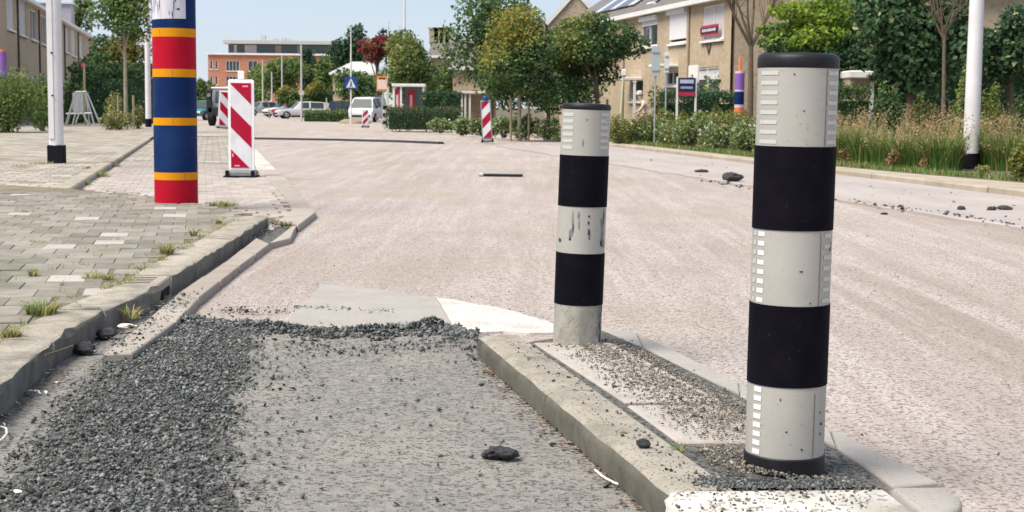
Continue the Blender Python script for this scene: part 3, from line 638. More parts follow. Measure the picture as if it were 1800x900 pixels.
# left post: wide white post with bolted cover strip
b0 = G(100, 286, ZS); rr = 12.5 * b0[1] / F
T = thing('lamp_post', 'wide white post with black foot and bolted cover strip on the left pavement', 'lamp post', b0)
MB().box(b0 + np.array([0, 0, .14]), (rr * 2.05, rr * 2.05, .32), bev=.01).build('foot', 'foot_black', T)
MB().lathe([(rr, .29), (rr, 3.4), (rr * .8, 3.6), (rr * .5, 7.5)], b0, n=24).build('shaft', 'pole_white', T, smooth=True)
MB().box(b0 + np.array([-rr * .35, -rr * .92, 1.85]), (rr * .75, .05, 2.9), bev=.01).build('cover_strip', 'pole_white', T)
for zz_ in (1.16, 1.87): MB().lathe([(.016, 0), (.016, .02)], b0 + np.array([-.005, -rr * .9 - .035, zz_ - b0[2] + .1]), (0, -1, 0), 10).build('bolt', 'foot_black', T)
MB().tube([b0 + np.array([0, 0, 7.45]), b0 + np.array([.5, 0, 7.8]), b0 + np.array([1.3, 0, 7.9])], .05, 8).build('arm', 'pole_white', T, smooth=True)
MB().box(b0 + np.array([1.55, 0, 7.9]), (.6, .22, .1), bev=.03).build('luminaire', 'pole_grey', T)
lamp_post(261, 223, ZS, 10, 'narrow white lamp post with black foot behind the painted post', 8, fh=.35)
lamp_post(710.5, 214, .1, 5.5, 'white lamp post rising behind the bus shelter hedge', 9, foot=False, parts=True)
def far_pole(px, ytop, Y, wpx, label, m='pole_white', plate=None):
    base = D(px, hor(px), Y); base[2] = 0; top = D(px, ytop, Y); T = thing('street_pole', label, 'pole', base, None); rr = wpx / 2 * Y / F
    MB().lathe([(rr, -.03), (rr * .7, top[2])], base, n=10).build('shaft', m, T, smooth=True)
    if plate:
        py, wp, hp, pm = plate; c = D(px, py, Y - .12); MB().lathe([(wp / 2 * Y / F, 0), (wp / 2 * Y / F, .03)], c, (0, -1, 0), 18).build('sign_plate', pm, T, smooth=True)
    return T
far_pole(530, 75, 115, 4, 'grey pole with a round sign plate beside the parked white estate', 'pole_grey', (163, 10, 14, 'slat_pale'))
far_pole(496, 98, 140, 3.2, 'pole with a small round plate behind the parked cars', 'pole_grey', (170, 8, 11, 'slat_pale'))
far_pole(478, 126, 170, 3, 'short bare pole in front of the distant green tree', 'pole_grey')
far_pole(462, 105, 155, 3.2, 'olive green pole in front of the brick apartment block', 'pole_olive')
far_pole(682, 38, 130, 3.2, 'tall thin pole rising behind the red leaved tree', 'pole_white')
far_pole(574, 172, 118, 2.6, 'low post with a round plate by the navy car', 'pole_grey', (184, 9, 12, 'slat_pale'))
# crossing sign
T, b0, rr = lamp_post(617, 217, .06, 3.2, 'slim white pole carrying a blue pedestrian crossing sign', 5.7, foot=False, parts=False, name='sign_pole')
Y = b0[1]; c = D(617, 146, Y - .1); sz = 22 * Y / F
MB().box(c, (sz, .03, sz * .95), bev=.008).build('sign_plate', 'sign_blue', T)
MB().add([c + np.array([-sz * .38, -.02, -sz * .36]), c + np.array([sz * .38, -.02, -sz * .36]), c + np.array([0, -.02, sz * .38])], [(0, 1, 2)]).build('sign_triangle', 'sign_white', T)
g = MB(); z0 = c + np.array([0, -.026, -.1])
g.lathe([(.045, 0), (.045, .006)], z0 + np.array([0, 0, .17]), (0, -1, 0), 10).add([z0 + np.array(q) for q in [(-.04, 0, .11), (.05, 0, .11), (.04, 0, -.02), (.11, 0, -.15), (.05, 0, -.15), (0, 0, -.05), (-.08, 0, -.15), (-.13, 0, -.15), (-.04, 0, -.02)]], [tuple(range(9))]); g.build('walking_figure', 'foot_black', T)

# ------------------------------------------------------------------ striped delineators
def delineator(px, yt, yb_, wpx, z, label, lean_to=1, yaw=0.0, frame='sign_frame', foot=True, tip=True, stripes=4, tilt=0.0, phase=.73):
    base = G(px, yb_, z); Y = base[1]; W = wpx * Y / F; top = D(px, yt, Y)[2]; H = top - base[2]
    T = thing('delineator', label, 'road barrier', base); T.rotation_euler = (0, tilt, yaw)
    def bx(name, c, s, m, bev=.01): return MB().box(base + np.array(c), s, bev=bev).build(name, m, T)
    z0 = .09
    if foot:
        ft = MB().box(base + np.array([0, 0.02, .05]), (W * 1.15, .34, .1), bev=.025, taper=1).build('rubber_foot', 'rubber_grey', T)
        for s in (-1, 1): bx('foot_end', (s * W * .5, -.155, .06), (.05, .04, .09), 'foot_black', .008)
        bx('foot_painted_shadow', (0, 0, .012), (W * 1.25, .40, .025), 'foot_black', .006)  # black slab painted in as the shadow around the rubber foot
    bx('panel', (0, 0, z0 + (H - z0) / 2), (W, .05, H - z0), frame, .018)
    if tip: bx('handle', (0, 0, H + .06), (W * .24, .045, .14), frame, .012)
    # sign face with diagonal stripes as flat polygons clipped to the panel
    fw, f0, f1 = W * .80, z0 + .05, H - .05
    x0, x1 = -fw / 2, fw / 2; MB().box(base + np.array([0, -.027, (f0 + f1) / 2]), (fw, .006, f1 - f0)).build('sign_face', 'sign_white', T)
    hh = f1 - f0; per = hh / stripes * 1.0; sl = lean_to * fw * 1.0
    def clip(poly):
        for axis_, lim, keep in ((1, f0, 1), (1, f1, -1)):
            out = []
            for i in range(len(poly)):
                p, q = poly[i - 1], poly[i]; ip, iq = (p[axis_] - lim) * keep >= 0, (q[axis_] - lim) * keep >= 0
                if ip != iq: f = (lim - p[axis_]) / (q[axis_] - p[axis_]); out.append((p[0] + (q[0] - p[0]) * f, p[1] + (q[1] - p[1]) * f))
                if iq: out.append(q)
            poly = out
            if not poly: break
        return poly
    k = -3
    while k < stripes + 3:
        zl = f1 - (k + .0) * per * 2 - 0.0
        zl = f0 + hh * (phase - k * .51) ; th = hh * .25
        poly = clip([(x0, zl), (x1, zl - sl), (x1, zl - sl - th), (x0, zl - th)]); k += 1
        if len(poly) > 2:
            P = [base + np.array([p[0], -.034, p[1]]) for p in poly]; MB().add(P, [tuple(range(len(P)))]).build('red_stripe', 'sign_red', T)
    return T, base, W, H
T, bb, W, H = delineator(425, 140, 311, 45, ZP, 'white framed delineator with red diagonal stripes on a rubber foot beside the painted post', 1)
for c, s in (((W * .18, -.0375, H - .1), (W * .22, .002, .022)), ((-W * .16, -.0375, .17), (W * .2, .002, .02)), ((-W * .32, -.0375, .33), (W * .05, .002, .05))): MB().box(bb + np.array(c), s).build('sticker_print', 'sign_print', T)
delineator(394, 160, 226, 23, .05, 'smaller red striped delineator half hidden behind the white framed one', 1, .3, 'sign_frame', True, False, tilt=.06)
T, bb, W, H = delineator(857, 176, 250, 18, .05, 'grey framed delineator with rising red stripes at the end of the parking strip', -1, 0, 'sign_frame_grey', True, False, tilt=-.06, phase=.51)
MB().lathe([(W * .26, 0), (W * .26, .09), (W * .15, .13)], bb + np.array([0, 0, H]), n=14).build('lamp', 'sign_blue', T)
delineator(642, 192, 224, 11, .02, 'distant red striped delineator in front of the white van', -1, 0.2, 'sign_frame', True, False)
def small_bollard(px, yt, yb_, wpx, label):
    base = G(px, yb_, 0.02); Y = base[1]; rr = wpx / 2 * Y / F; H = D(px, yt, Y)[2] - base[2]; T = thing('bollard', label, 'bollard', base)
    n = 6
    for i in range(n): MB().lathe([(rr, H * i / n), (rr, H * (i + 1) / n)], base, n=14).build('black_band' if i % 2 else 'white_band', 'bollard_black' if i % 2 else 'bollard_white', T, smooth=True)
small_bollard(677, 186, 225, 8, 'small distant black and white bollard at the end of the dark hedge')

# ------------------------------------------------------------------ stones, lumps and rubble
def lump(name, px, py, wpx, hpx, label, cat='rubble lump', m='tarmac_lump', z=0.006, seed=0, detail=2, grp=None, nod=.28):
    base = G(px, py, z); sc = base[1] / F; rx, rz = wpx / 2 * sc, hpx / 2 * sc; q = np.random.default_rng(seed)
    bm = bmesh.new(); bmesh.ops.create_icosphere(bm, subdivisions=detail, radius=1)
    dirs = q.normal(size=(9, 3)); dirs /= np.linalg.norm(dirs, axis=1)[:, None]; amp = q.uniform(-nod, nod, 9)
    for v in bm.verts:
        c = np.array(v.co); s = 1 + sum(a * max(0, c @ d) ** 3 for a, d in zip(amp, dirs)) + q.normal(0, .11)
        v.co = Vector((c[0] * rx * s, c[1] * rx * .8 * s, max(-rz * .9, c[2] * rz * s)))
    me = bpy.data.meshes.new(name); bm.to_mesh(me); bm.free(); me.materials.append(MATS[m]); o = bpy.data.objects.new(name, me); COL.objects.link(o)
    o.location = (base[0], base[1], z + rz * .85); o.rotation_euler = (0, 0, q.uniform(0, .4)); return tag(o, label, cat, grp)
lump('tarmac_lump', 877, 808, 55, 24, 'black broken tarmac lump lying alone on the lane beside the island', seed=3, detail=3, nod=.5)
lump('tarmac_lump', 1130, 788, 24, 18, 'small dark stone lying on the island kerb', z=ZI, seed=4)
lump('tarmac_lump', 186, 597, 38, 26, 'squarish black lump against the left kerb near the gutter', seed=5)
lump('tarmac_lump', 151, 624, 36, 26, 'rounded black lump against the left kerb at the rubble edge', seed=6)
lump('white_scrap', 222, 577, 36, 9, 'crumpled white scrap beside the squarish lump at the kerb', 'litter', 'stick_white', .03, 7)
lump('tarmac_lump', 1287, 319, 40, 18, 'dark broken tarmac piece on the parking strip behind the thick bollard', z=.04, seed=8)
lump('tarmac_lump', 1286, 310, 17, 9, 'small dark piece resting on the broken tarmac piece', z=.11, seed=9)
lump('tarmac_lump', 1234, 303, 27, 6, 'flat dark sliver on the parking strip near the kerb', z=.04, seed=10)
lump('tarmac_lump', 1690, 369, 17, 8, 'dark wedge lying at the broken edge of the parking strip', z=.04, seed=11)
lump('tarmac_lump', 1743, 370, 16, 8, 'small dark chunk beside the long tarmac bar', z=.04, seed=12)
lump('tarmac_lump', 1767, 369, 28, 9, 'long dark tarmac bar on the parking strip', z=.04, seed=13)
lump('tarmac_lump', 1554, 377, 13, 4, 'thin dark flake on the milled road', z=.0, seed=14)
lump('tarmac_lump', 283, 771 - 2, 10, 7, 'small pebble of tarmac on the lane rubble', z=.03, seed=15)

def chips(name, pts, zoff, smin, smax, mats, flat=.45, seed=1, parent=None):
    """pts (n,3): one irregular stone each, 6 corners and 8 faces, all in one mesh"""
    q = np.random.default_rng(seed); n = len(pts)
    base = np.array([(1, 0, 0), (-1, 0, 0), (0, 1, 0), (0, -1, 0), (0, 0, 1), (0, 0, -1)], float)
    tri = np.array([(0, 2, 4), (2, 1, 4), (1, 3, 4), (3, 0, 4), (2, 0, 5), (1, 2, 5), (3, 1, 5), (0, 3, 5)])
    s = smin * (smax / smin) ** (q.random(n) ** 2.3)
    V = base[None] * (1 + q.uniform(-.45, .45, (n, 6, 1))) + q.uniform(-.28, .28, (n, 6, 3))
    V *= np.stack([s * q.uniform(.6, 1.5, n), s * q.uniform(.5, 1.0, n), s * flat * q.uniform(.6, 1.6, n)], 1)[:, None, :]
    ang = q.uniform(0, 2 * np.pi, n); tl = q.normal(0, .35, n); ca, sa, ct, s_t = np.cos(ang), np.sin(ang), np.cos(tl), np.sin(tl)
    x, y, z = V[..., 0], V[..., 1], V[..., 2]
    x2 = x * ct[:, None] + z * s_t[:, None]; z2 = -x * s_t[:, None] + z * ct[:, None]
    V = np.stack([x2 * ca[:, None] - y * sa[:, None], x2 * sa[:, None] + y * ca[:, None], z2], -1)
    V += pts[:, None, :] + np.array([0, 0, 1])[None, None] * (s * flat * zoff)[:, None, None]
    Fq = tri[None] + (np.arange(n) * 6)[:, None, None]
    mats = mats if isinstance(mats, (list, tuple)) else [mats]
    mi = np.repeat(q.choice(len(mats), n, p=[1.0] if len(mats) == 1 else [.78, .22]), 8)
    return np_mesh(name, V.reshape(-1, 3), Fq.reshape(-1, 3), mats, parent, mi)
def in_poly_pts(poly, n, seed):
    q = np.random.default_rng(seed); P = np.array([p[:2] for p in poly]); lo, hi = P.min(0), P.max(0); out = []
    while len(out) < n:
        c = q.uniform(lo, hi, (4000, 2))
        x, y = c[:, 0], c[:, 1]; ins = np.zeros(len(c), bool)
        for i in range(len(P)):
            x1, y1 = P[i]; x2, y2 = P[i - 1]; ins ^= ((y1 > y) != (y2 > y)) & (x < (x2 - x1) * (y - y1) / (y2 - y1 + 1e-12) + x1)
        out += list(c[ins])
    return np.array(out[:n])
def vnoise(x, y, s, seed=0):
    x = np.asarray(x) * s + seed * 13.7; y = np.asarray(y) * s - seed * 7.1
    return (np.sin(x * 1.7 + np.sin(y * 1.3)) + np.sin(y * 2.1 + np.sin(x * 1.9) * 1.3) + np.sin((x + y) * 3.3 + 1.1) * .5) / 2.5
# heap of milled asphalt on the left: low mound + chips on it
heap = [G(x, y) for x, y in [(-260, 1100), (-150, 960), (20, 800), (60, 735), (110, 690), (175, 632), (255, 588), (310, 566), (400, 562), (470, 580), (462, 640), (445, 700), (450, 780), (470, 880), (500, 1000), (520, 1100)]]
HP = np.array([p[:2] for p in heap]); 
def dist_edge(P, poly):
    P = np.asarray(P); d = np.full(len(P), 9.0)
    for i in range(len(poly)):
        a_, b_ = poly[i - 1], poly[i]; ab = b_ - a_; tt = np.clip(((P - a_) @ ab) / (ab @ ab), 0, 1); d = np.minimum(d, np.linalg.norm(P - (a_ + tt[:, None] * ab), axis=1))
    return d
def heap_z(P): 
    d = dist_edge(P, HP); return .008 + .030 * np.clip(d / .28, 0, 1) * (.75 + .5 * vnoise(P[:, 0], P[:, 1], 4))
P = in_poly_pts(heap, 46000, 3); k = dist_edge(P, HP); keep = rng.random(len(P)) < np.clip(.10 + k / .26 + .35 * vnoise(P[:, 0], P[:, 1], 7, 2), 0.05, 1); P = P[keep]
stuff(chips('asphalt_rubble', np.column_stack([P, heap_z(P)]), .5, .0022, .0135, ['rubble', 'rubble_pale'], .5, 4), 'dark grey milled asphalt rubble spread over the lane by the left kerb', 'rubble')
# its mound surface
gx = np.arange(HP[:, 0].min(), HP[:, 0].max(), .03); gy = np.arange(HP[:, 1].min(), HP[:, 1].max(), .04)
XX, YY = np.meshgrid(gx, gy); pts = np.column_stack([XX.ravel(), YY.ravel()]); ins = np.array([inside(p, HP) for p in pts]); Z = np.where(ins, heap_z(pts) - .004 - .05 * np.clip(.10 + .05 * vnoise(pts[:, 0], pts[:, 1], 6, 5) - dist_edge(pts, HP), 0, 1) * 6, -.02)
nx, ny = len(gx), len(gy); idx = np.arange(nx * ny).reshape(ny, nx); fq = np.stack([idx[:-1, :-1], idx[:-1, 1:], idx[1:, 1:], idx[1:, :-1]], -1).reshape(-1, 4); fq = fq[ins[fq].any(1)]
stuff(np_mesh('rubble_bed', np.column_stack([pts, Z]), fq, 'grit', None, None, True), 'bed of fine dark grit under the asphalt rubble', 'grit')
# ridge across the lane
cl = np.array([G(x, y)[:2] for x, y in [(290, 566), (350, 572), (430, 578), (520, 586), (600, 590), (680, 588), (730, 582), (770, 583), (800, 587), (840, 592)]])
q = np.random.default_rng(11); n = 4200; f = q.random(n) * (len(cl) - 1.001); i = f.astype(int); c = cl[i] + (cl[i + 1] - cl[i]) * (f - i)[:, None]
wv = .06 + .045 * np.sin(f * 2.2) ** 2; o = q.normal(0, 1, n); hgt = .05 * np.exp(-o ** 2 * .9) * (.6 + .5 * np.exp(-((f - 6.6) / .9) ** 2) + .25 * np.sin(f * 3)) * np.clip((9 - f) / 2, .1, 1)
c[:, 1] += o * wv; stuff(chips('rubble_ridge', np.column_stack([c, .008 + np.abs(hgt) * q.uniform(.3, 1, n)]), .4, .006, .02, 'rubble', .6, 12), 'ridge of dark asphalt crumbs across the lane in front of the repair patch', 'rubble')
def strip_pts(px, n, sd, wy, seed, z=0.0):
    q = np.random.default_rng(seed); cl = np.array([G(x, y, z)[:2] for x, y in px]); f = q.random(n) * (len(cl) - 1.001); i = f.astype(int); c = cl[i] + (cl[i + 1] - cl[i]) * (f - i)[:, None]
    return c + q.normal(0, 1, (n, 2)) * np.array([sd, wy])
P = np.vstack([strip_pts([(520, 543), (560, 545), (640, 550), (690, 552)], 330, .02, .05, 13), strip_pts([(400, 545), (430, 553), (505, 550)], 240, .05, .09, 14), strip_pts([(500, 612), (600, 620), (720, 612), (840, 604)], 700, .05, .12, 15), strip_pts([(800, 600), (835, 620), (850, 640)], 300, .05, .1, 16)])
lanepoly = [G(x, y) for x, y in [(460, 600), (840, 600), (1150, 890), (1150, 1000), (480, 1000)]]
P = np.vstack([P, in_poly_pts(lanepoly, 420, 17), in_poly_pts([G(x, y) for x, y in [(440, 600), (560, 600), (520, 1000), (450, 1000)]], 420, 18)])
stuff(chips('asphalt_crumbs', np.column_stack([P, np.full(len(P), .02 * (P[:, 1] > 7.3) * 0 + .012)]), .3, .0025, .013, 'rubble', .5, 19), 'loose dark asphalt crumbs strewn over the lane', 'rubble')
P = np.vstack([in_poly_pts([G(x, y) for x, y in [(380, 470), (560, 500), (500, 560), (330, 560)]], 160, 20), in_poly_pts([G(x, y) for x, y in [(560, 440), (1000, 470), (1000, 570), (560, 500)]], 160, 21), in_poly_pts([G(x, y) for x, y in [(1060, 400), (1790, 420), (1790, 880), (1500, 780), (1060, 560)]], 420, 22), strip_pts([(890, 545), (960, 562), (975, 570)], 40, .1, .08, 23)])
stuff(chips('road_crumbs', np.column_stack([P, np.full(len(P), .004)]), .3, .0018, .008, ['rubble_pale', 'rubble'], .5, 24), 'scattered tarmac crumbs on the milled road', 'rubble')
P = np.vstack([strip_pts([(1240, 318), (1340, 336), (1465, 352)], 60, .05, .25, 25, .04), strip_pts([(1500, 355), (1660, 375), (1800, 398)], 120, .05, .3, 26, .04), in_poly_pts([G(x, y, .04) for x, y in [(1100, 270), (1800, 350), (1800, 390), (1100, 292)]], 60, 27)])
stuff(chips('strip_crumbs', np.column_stack([P, np.full(len(P), .045)]), .3, .008, .035, ['rubble', 'rubble_pale'], .5, 28), 'broken tarmac bits along the edge of the parking strip', 'rubble')
# island fill: fine rubble, thicker along the right and by the nose
def zfill(P): return np.where(P[:, 0] > -9, .075, 0)
ipoly = [G(x, y, .08) for x, y in [(1000, 606), (1060, 596), (1130, 608), (1300, 694), (1470, 788), (1558, 850), (1262, 842), (1225, 795), (1320, 785), (1180, 702)]]
P = in_poly_pts(ipoly, 15000, 31); iu = (i_near - i_far)[:2]; iu /= np.linalg.norm(iu); off_ = np.abs((P - i_far[:2]) @ np.array([-iu[1], iu[0]])); A = chips('island_rubble', np.column_stack([P, .097 - .045 * np.clip((off_ - .22) / .3, 0, 1)]), .3, .002, .0082, ['rubble_warm', 'rubble'], .6, 32)
stuff(A, 'fine grey rubble filling the island around the bollards', 'rubble')
P = np.vstack([in_poly_pts([G(x, y, .098) for x, y in [(955, 604), (1060, 604), (1390, 774), (1200, 774)]], 9000, 33)])
iu = (i_near - i_far)[:2]; iu /= np.linalg.norm(iu); off_ = np.abs((P - i_far[:2]) @ np.array([-iu[1], iu[0]])); P = P[rng.random(len(P)) < np.clip(.05 + (off_ - .08) * 4.2 + .14 * vnoise(P[:, 0], P[:, 1], 5), .04, .9)]
P = np.vstack([P, strip_pts([(1072, 601), (1170, 651), (1272, 706), (1400, 774)], 1900, .035, .05, 71, .098)])
A = chips('slab_crumbs', np.column_stack([P, np.full(len(P), .100)]), .4, .002, .008, ['rubble_warm', 'rubble'], .6, 34); stuff(A, 'crumbs lying on the pale slabs of the island', 'rubble')
P = np.vstack([in_poly_pts([G(x, y, ZI) for x, y in [(880, 595), (928, 600), (1235, 835), (1185, 850)]], 260, 35), in_poly_pts([G(x, y, ZI) for x, y in [(1180, 872), (1240, 850), (1540, 868), (1500, 940), (1200, 930)]], 420, 36), strip_pts([(1235, 846), (1300, 850), (1400, 852), (1500, 854)], 1300, .03, .035, 37, ZI)])
stuff(chips('kerb_crumbs', np.column_stack([P, np.full(len(P), ZI + .003)]), .3, .0025, .009, 'rubble', .55, 38), 'dark crumbs on the island kerbs and white nose', 'rubble')
P = strip_pts([(190, 622), (240, 585), (290, 545), (320, 520)], 420, .06, .12, 39, .05); stuff(chips('gutter_crumbs', np.column_stack([P, np.full(len(P), .055)]), .3, .004, .014, ['rubble', 'rubble_pale'], .5, 40), 'grit gathered in the gutter by the drain inlet', 'rubble')
P = strip_pts([(440, 418), (470, 404), (500, 390)], 200, .06, .2, 41, .05); stuff(chips('gutter_crumbs', np.column_stack([P, np.full(len(P), .055)]), .3, .006, .02, 'rubble', .5, 42), 'dark crumbs in the far end of the gutter', 'rubble')

def leaf_cards(P, size, q, flat=0.0, aspect=.55, up=None):
    """folded leaf rhombs: returns V (n*4,3), F (n,... ) quads"""
    n = len(P); nr = q.normal(size=(n, 3)); 
    if up is not None: nr = nr * (1 - flat) + up * flat * 2.2
    nr /= np.linalg.norm(nr, axis=1)[:, None] + 1e-9
    a = np.cross(nr, q.normal(size=(n, 3))); a /= np.linalg.norm(a, axis=1)[:, None] + 1e-9; b_ = np.cross(nr, a)
    s = size * q.uniform(.6, 1.35, n)[:, None]
    V = np.stack([P - a * s * .5, P + b_ * s * .5 * aspect + nr * s * .12, P + a * s * .5, P - b_ * s * .5 * aspect + nr * s * .12], 1)
    F_ = np.arange(n * 4).reshape(n, 4); return V.reshape(-1, 3), F_
q = np.random.default_rng(50); P = strip_pts([(850, 640), (900, 690), (960, 745), (1030, 800), (1090, 850), (1150, 905)], 420, .035, .06, 51)
V, Fq = leaf_cards(np.column_stack([P, np.full(len(P), .014)]), .024, q, .7, .6, np.array([0, 0, 1.0])); V[:, 2] = np.maximum(V[:, 2], .009)
stuff(np_mesh('leaf_litter', V, Fq, ['dry_leaf', 'rubble_pale'], None, q.choice(2, len(Fq), p=[.7, .3])), 'dry brown leaf litter along the foot of the island kerb', 'leaf litter')
q = np.random.default_rng(52); P = strip_pts([(-10, 760), (20, 715), (60, 690), (110, 655)], 160, .05, .06, 53)
V, Fq = leaf_cards(np.column_stack([P, np.full(len(P), .02)]), .026, q, .6, .5, np.array([0, 0, 1.0])); V[:, 2] = np.maximum(V[:, 2], .012)
stuff(np_mesh('leaf_litter', V, Fq, ['dry_leaf', 'stick_white'], None, q.choice(2, len(Fq), p=[.8, .2])), 'brown leaf bits at the foot of the left kerb', 'leaf litter')
def curve_thing(name, pxs, z, r_, m, label, cat):
    pts = [G(x, y, z) for x, y in pxs]; o = MB().tube(pts, r_, 6).build(name, m, None, smooth=True); return tag(o, label, cat)
curve_thing('white_strip', [(1046, 826), (1060, 838), (1078, 848), (1096, 854)], .014, .004, 'stick_white', 'thin curved white strip lying on the lane beside the island kerb', 'litter')
curve_thing('wire', [(-6, 778), (4, 772), (12, 762), (11, 753), (2, 750)], .03, .004, 'stick_white', 'bent pale wire at the left kerb foot', 'litter')
lump('leaf_scrap', 32, 866, 20, 7, 'pale scrap lying on the rubble', 'litter', 'stick_white', .04, 61, 1)
curve_thing('twig', [(80, 624), (105, 616), (128, 608)], ZS + .004, .005, 'bark', 'dark twig on the left kerb top', 'twig')

# long black cable ramp across the road, steel strip in the road
pts = [G(x, y, .055) for x, y in [(345, 240), (450, 242), (600, 244.5), (700, 247), (776, 250)]]
T = thing('cable_cover', 'long black cable cover lying across the road behind the delineator', 'cable cover', pts[2]); m = MB()
for i in range(4):
    p, q_ = pts[i], pts[i + 1]; d = (q_ - p); L = np.linalg.norm(d); d /= L; n_ = np.array([-d[1], d[0], 0]); m = MB()
    vs = [c + n_ * o_ + np.array([0, 0, z_ - .055]) for c in (p + d * .01, q_ - d * .01) for o_, z_ in ((-.14, 0), (-.07, .065), (.07, .065), (.14, 0))]
    m.add(vs, [(0, 1, 2, 3), (7, 6, 5, 4)] + [(j, j + 4, (j + 1) % 4 + 4, (j + 1) % 4) for j in range(4)]); m.build('segment', 'cable_black', T)
T = thing('rubber_bar', 'flat dark bar with a pale end lying on the milled road', 'bar', G(882, 311))
p, q_ = G(846, 310), G(922, 311); d = q_ - p; L = np.linalg.norm(d); d /= L; n_ = np.array([-d[1], d[0], 0]); c = (p + q_) / 2
MB().box(c + np.array([0, 0, .03]), (L * .92, .12, .06), axes=[d, n_, (0, 0, 1)], bev=.015).build('bar_body', 'rubber_grey', T)
MB().box(c + np.array([0, -.062, .028]), (L * .9, .01, .035), axes=[d, n_, (0, 0, 1)]).build('bar_face', 'cable_black', T)
MB().box(p + np.array([.0, 0, .03]), (.08, .16, .06), axes=[d, n_, (0, 0, 1)], bev=.02).build('bar_end', 'slat_pale', T)

# ------------------------------------------------------------------ plants
def blades(base, n, h, spread, wd, q, lean=.5, seg=3, droop=.35):
    """grass blades as tapered bent strips, arrays"""
    a = q.uniform(0, 2 * np.pi, n); rr = spread * np.sqrt(q.random(n)) * .5; P = base + np.column_stack([rr * np.cos(a), rr * np.sin(a), np.zeros(n)])
    a2 = a + q.normal(0, .7, n); hh = h * q.uniform(.45, 1.1, n); ln = lean * q.uniform(.15, 1.1, n) * hh
    d = np.column_stack([np.cos(a2), np.sin(a2), np.zeros(n)]); sd = np.column_stack([-np.sin(a2), np.cos(a2), np.zeros(n)]); V = []
    for k in range(seg + 1):
        f = k / seg; c = P + d * (ln * f ** 1.7)[:, None] + np.array([0, 0, 1]) * (hh * (f - droop * .35 * f ** 3))[:, None]; ww = wd * (1 - f * .92)
        V += [c - sd * ww, c + sd * ww]
    V = np.stack(V, 1); m = 2 * (seg + 1); fq = np.array([(2 * k, 2 * k + 1, 2 * k + 3, 2 * k + 2) for k in range(seg)])
    F_ = (fq[None] + (np.arange(n) * m)[:, None, None]).reshape(-1, 4); tips = P + d * ln[:, None] + np.array([0, 0, 1]) * (hh * (1 - droop * .35))[:, None]
    return V.reshape(-1, 3), F_, tips
def tuft(px, py, wpx, hpx, label, z=ZS, n=60, seed=0, m=('weed_green', 'grass_straw'), mixp=.3, name='grass_tuft'):
    base = G(px, py, z); s = base[1] / F; q = np.random.default_rng(seed + 300); T = thing(name, label, 'weed', base); n = int(n * 1.5)
    V, F_, _ = blades(base, n, hpx * s, wpx * s * .6, .003 + hpx * s * .014, q, 1.35, 3, 1.1); mi = np.repeat(q.choice(2, n, p=[1 - mixp, mixp]), 3)
    np_mesh('blades', V, F_, list(m), T, mi)['kind'] = 'stuff'
tuft(72, 552, 92, 34, 'large sprawling green weed tuft beside the left kerb', n=130, seed=1, mixp=.2)
tuft(22, 592, 50, 26, 'straggly half dry weed near the corner of the left kerb', n=60, seed=2, mixp=.6)
tuft(58, 485, 26, 24, 'small upright green weed between the pavers', n=28, seed=3)
tuft(160, 489, 60, 20, 'thin straw coloured weed along a paver joint', n=36, seed=4, mixp=.7)
tuft(190, 492, 34, 18, 'low yellowish weed beside the straw coloured one', n=40, seed=5, mixp=.5)
tuft(292, 447, 40, 34, 'tall sparse grass weed close behind the kerb', n=60, seed=6, mixp=.4)
tuft(340, 415, 20, 24, 'small weed on the inner edge of the kerb', n=26, seed=7)
tuft(385, 393, 18, 16, 'tiny weed at the kerb near the platform corner', n=24, seed=8)
tuft(392, 362, 92, 14, 'spreading flat weed patch at the foot of the painted post', n=150, seed=9, mixp=.35)
tuft(232, 560, 40, 36, 'thin grass growing out of the gutter against the kerb', z=.05, n=30, seed=10, mixp=.4)
tuft(145, 325, 50, 14, 'leafy weeds in the corner where pavement meets platform', z=.05, n=80, seed=11, mixp=.15)
tuft(178, 311, 46, 16, 'pale green weeds along the platform edge', z=.05, n=80, seed=12, mixp=.3)
tuft(205, 293, 26, 9, 'reddish dry weeds farther along the platform edge', z=.05, n=40, seed=13, m=('leaf_rust', 'grass_straw'), mixp=.4)
tuft(72, 288, 70, 8, 'low weeds at the foot of the wide white post', n=70, seed=14, mixp=.4)
tuft(152, 296, 26, 9, 'small weed clump on the open left pavement', n=36, seed=15, mixp=.4)
tuft(506, 397, 22, 14, 'olive weed growing at the end of the gutter', z=.05, n=40, seed=16, mixp=.3)
tuft(1193, 797, 24, 24, 'small fresh weed in the island joint', z=.10, n=26, seed=17, mixp=.1)
tuft(1000, 760, 10, 14, 'pale dry stalk at the foot of the island kerb', z=.01, n=5, seed=18, mixp=1.0)
tuft(38, 292, 60, 6, 'thin line of grass in the far pavement joint', n=50, seed=19, mixp=.5)
tuft(45, 372, 60, 6, 'short grass in a joint of the near pavement', n=40, seed=20, mixp=.6)

q = np.random.default_rng(321); Vs = []; Fs = []; mi_ = []; nv = 0
for k in range(150):      # small weeds rooted along the kerb and in paver joints
    if k < 95:
        f = q.random() * (len(inner) - 1.01); i = int(f); c = inner[i] + (inner[i + 1] - inner[i]) * (f - i) + np.array([q.normal(-.02, .03), 0, 0])
    else: c = G(q.uniform(0, 300), q.uniform(350, 560), ZS)
    if k >= 95 and not inside(c, walk_poly): continue
    V, F_, _ = blades(np.array([c[0], c[1], ZS - .004]), int(q.integers(5, 22)), q.uniform(.015, .06), q.uniform(.03, .16), .0025, q, 1.3, 3, .9); Vs.append(V); Fs.append(F_ + nv); nv += len(V); mi_.append(q.choice(2, len(F_), p=[.55, .45]))
stuff(np_mesh('joint_weeds', np.vstack(Vs), np.vstack(Fs), ['weed_green', 'grass_straw'], None, np.concatenate(mi_)), 'tiny weeds rooted in the pavement joints along the left kerb', 'weeds')
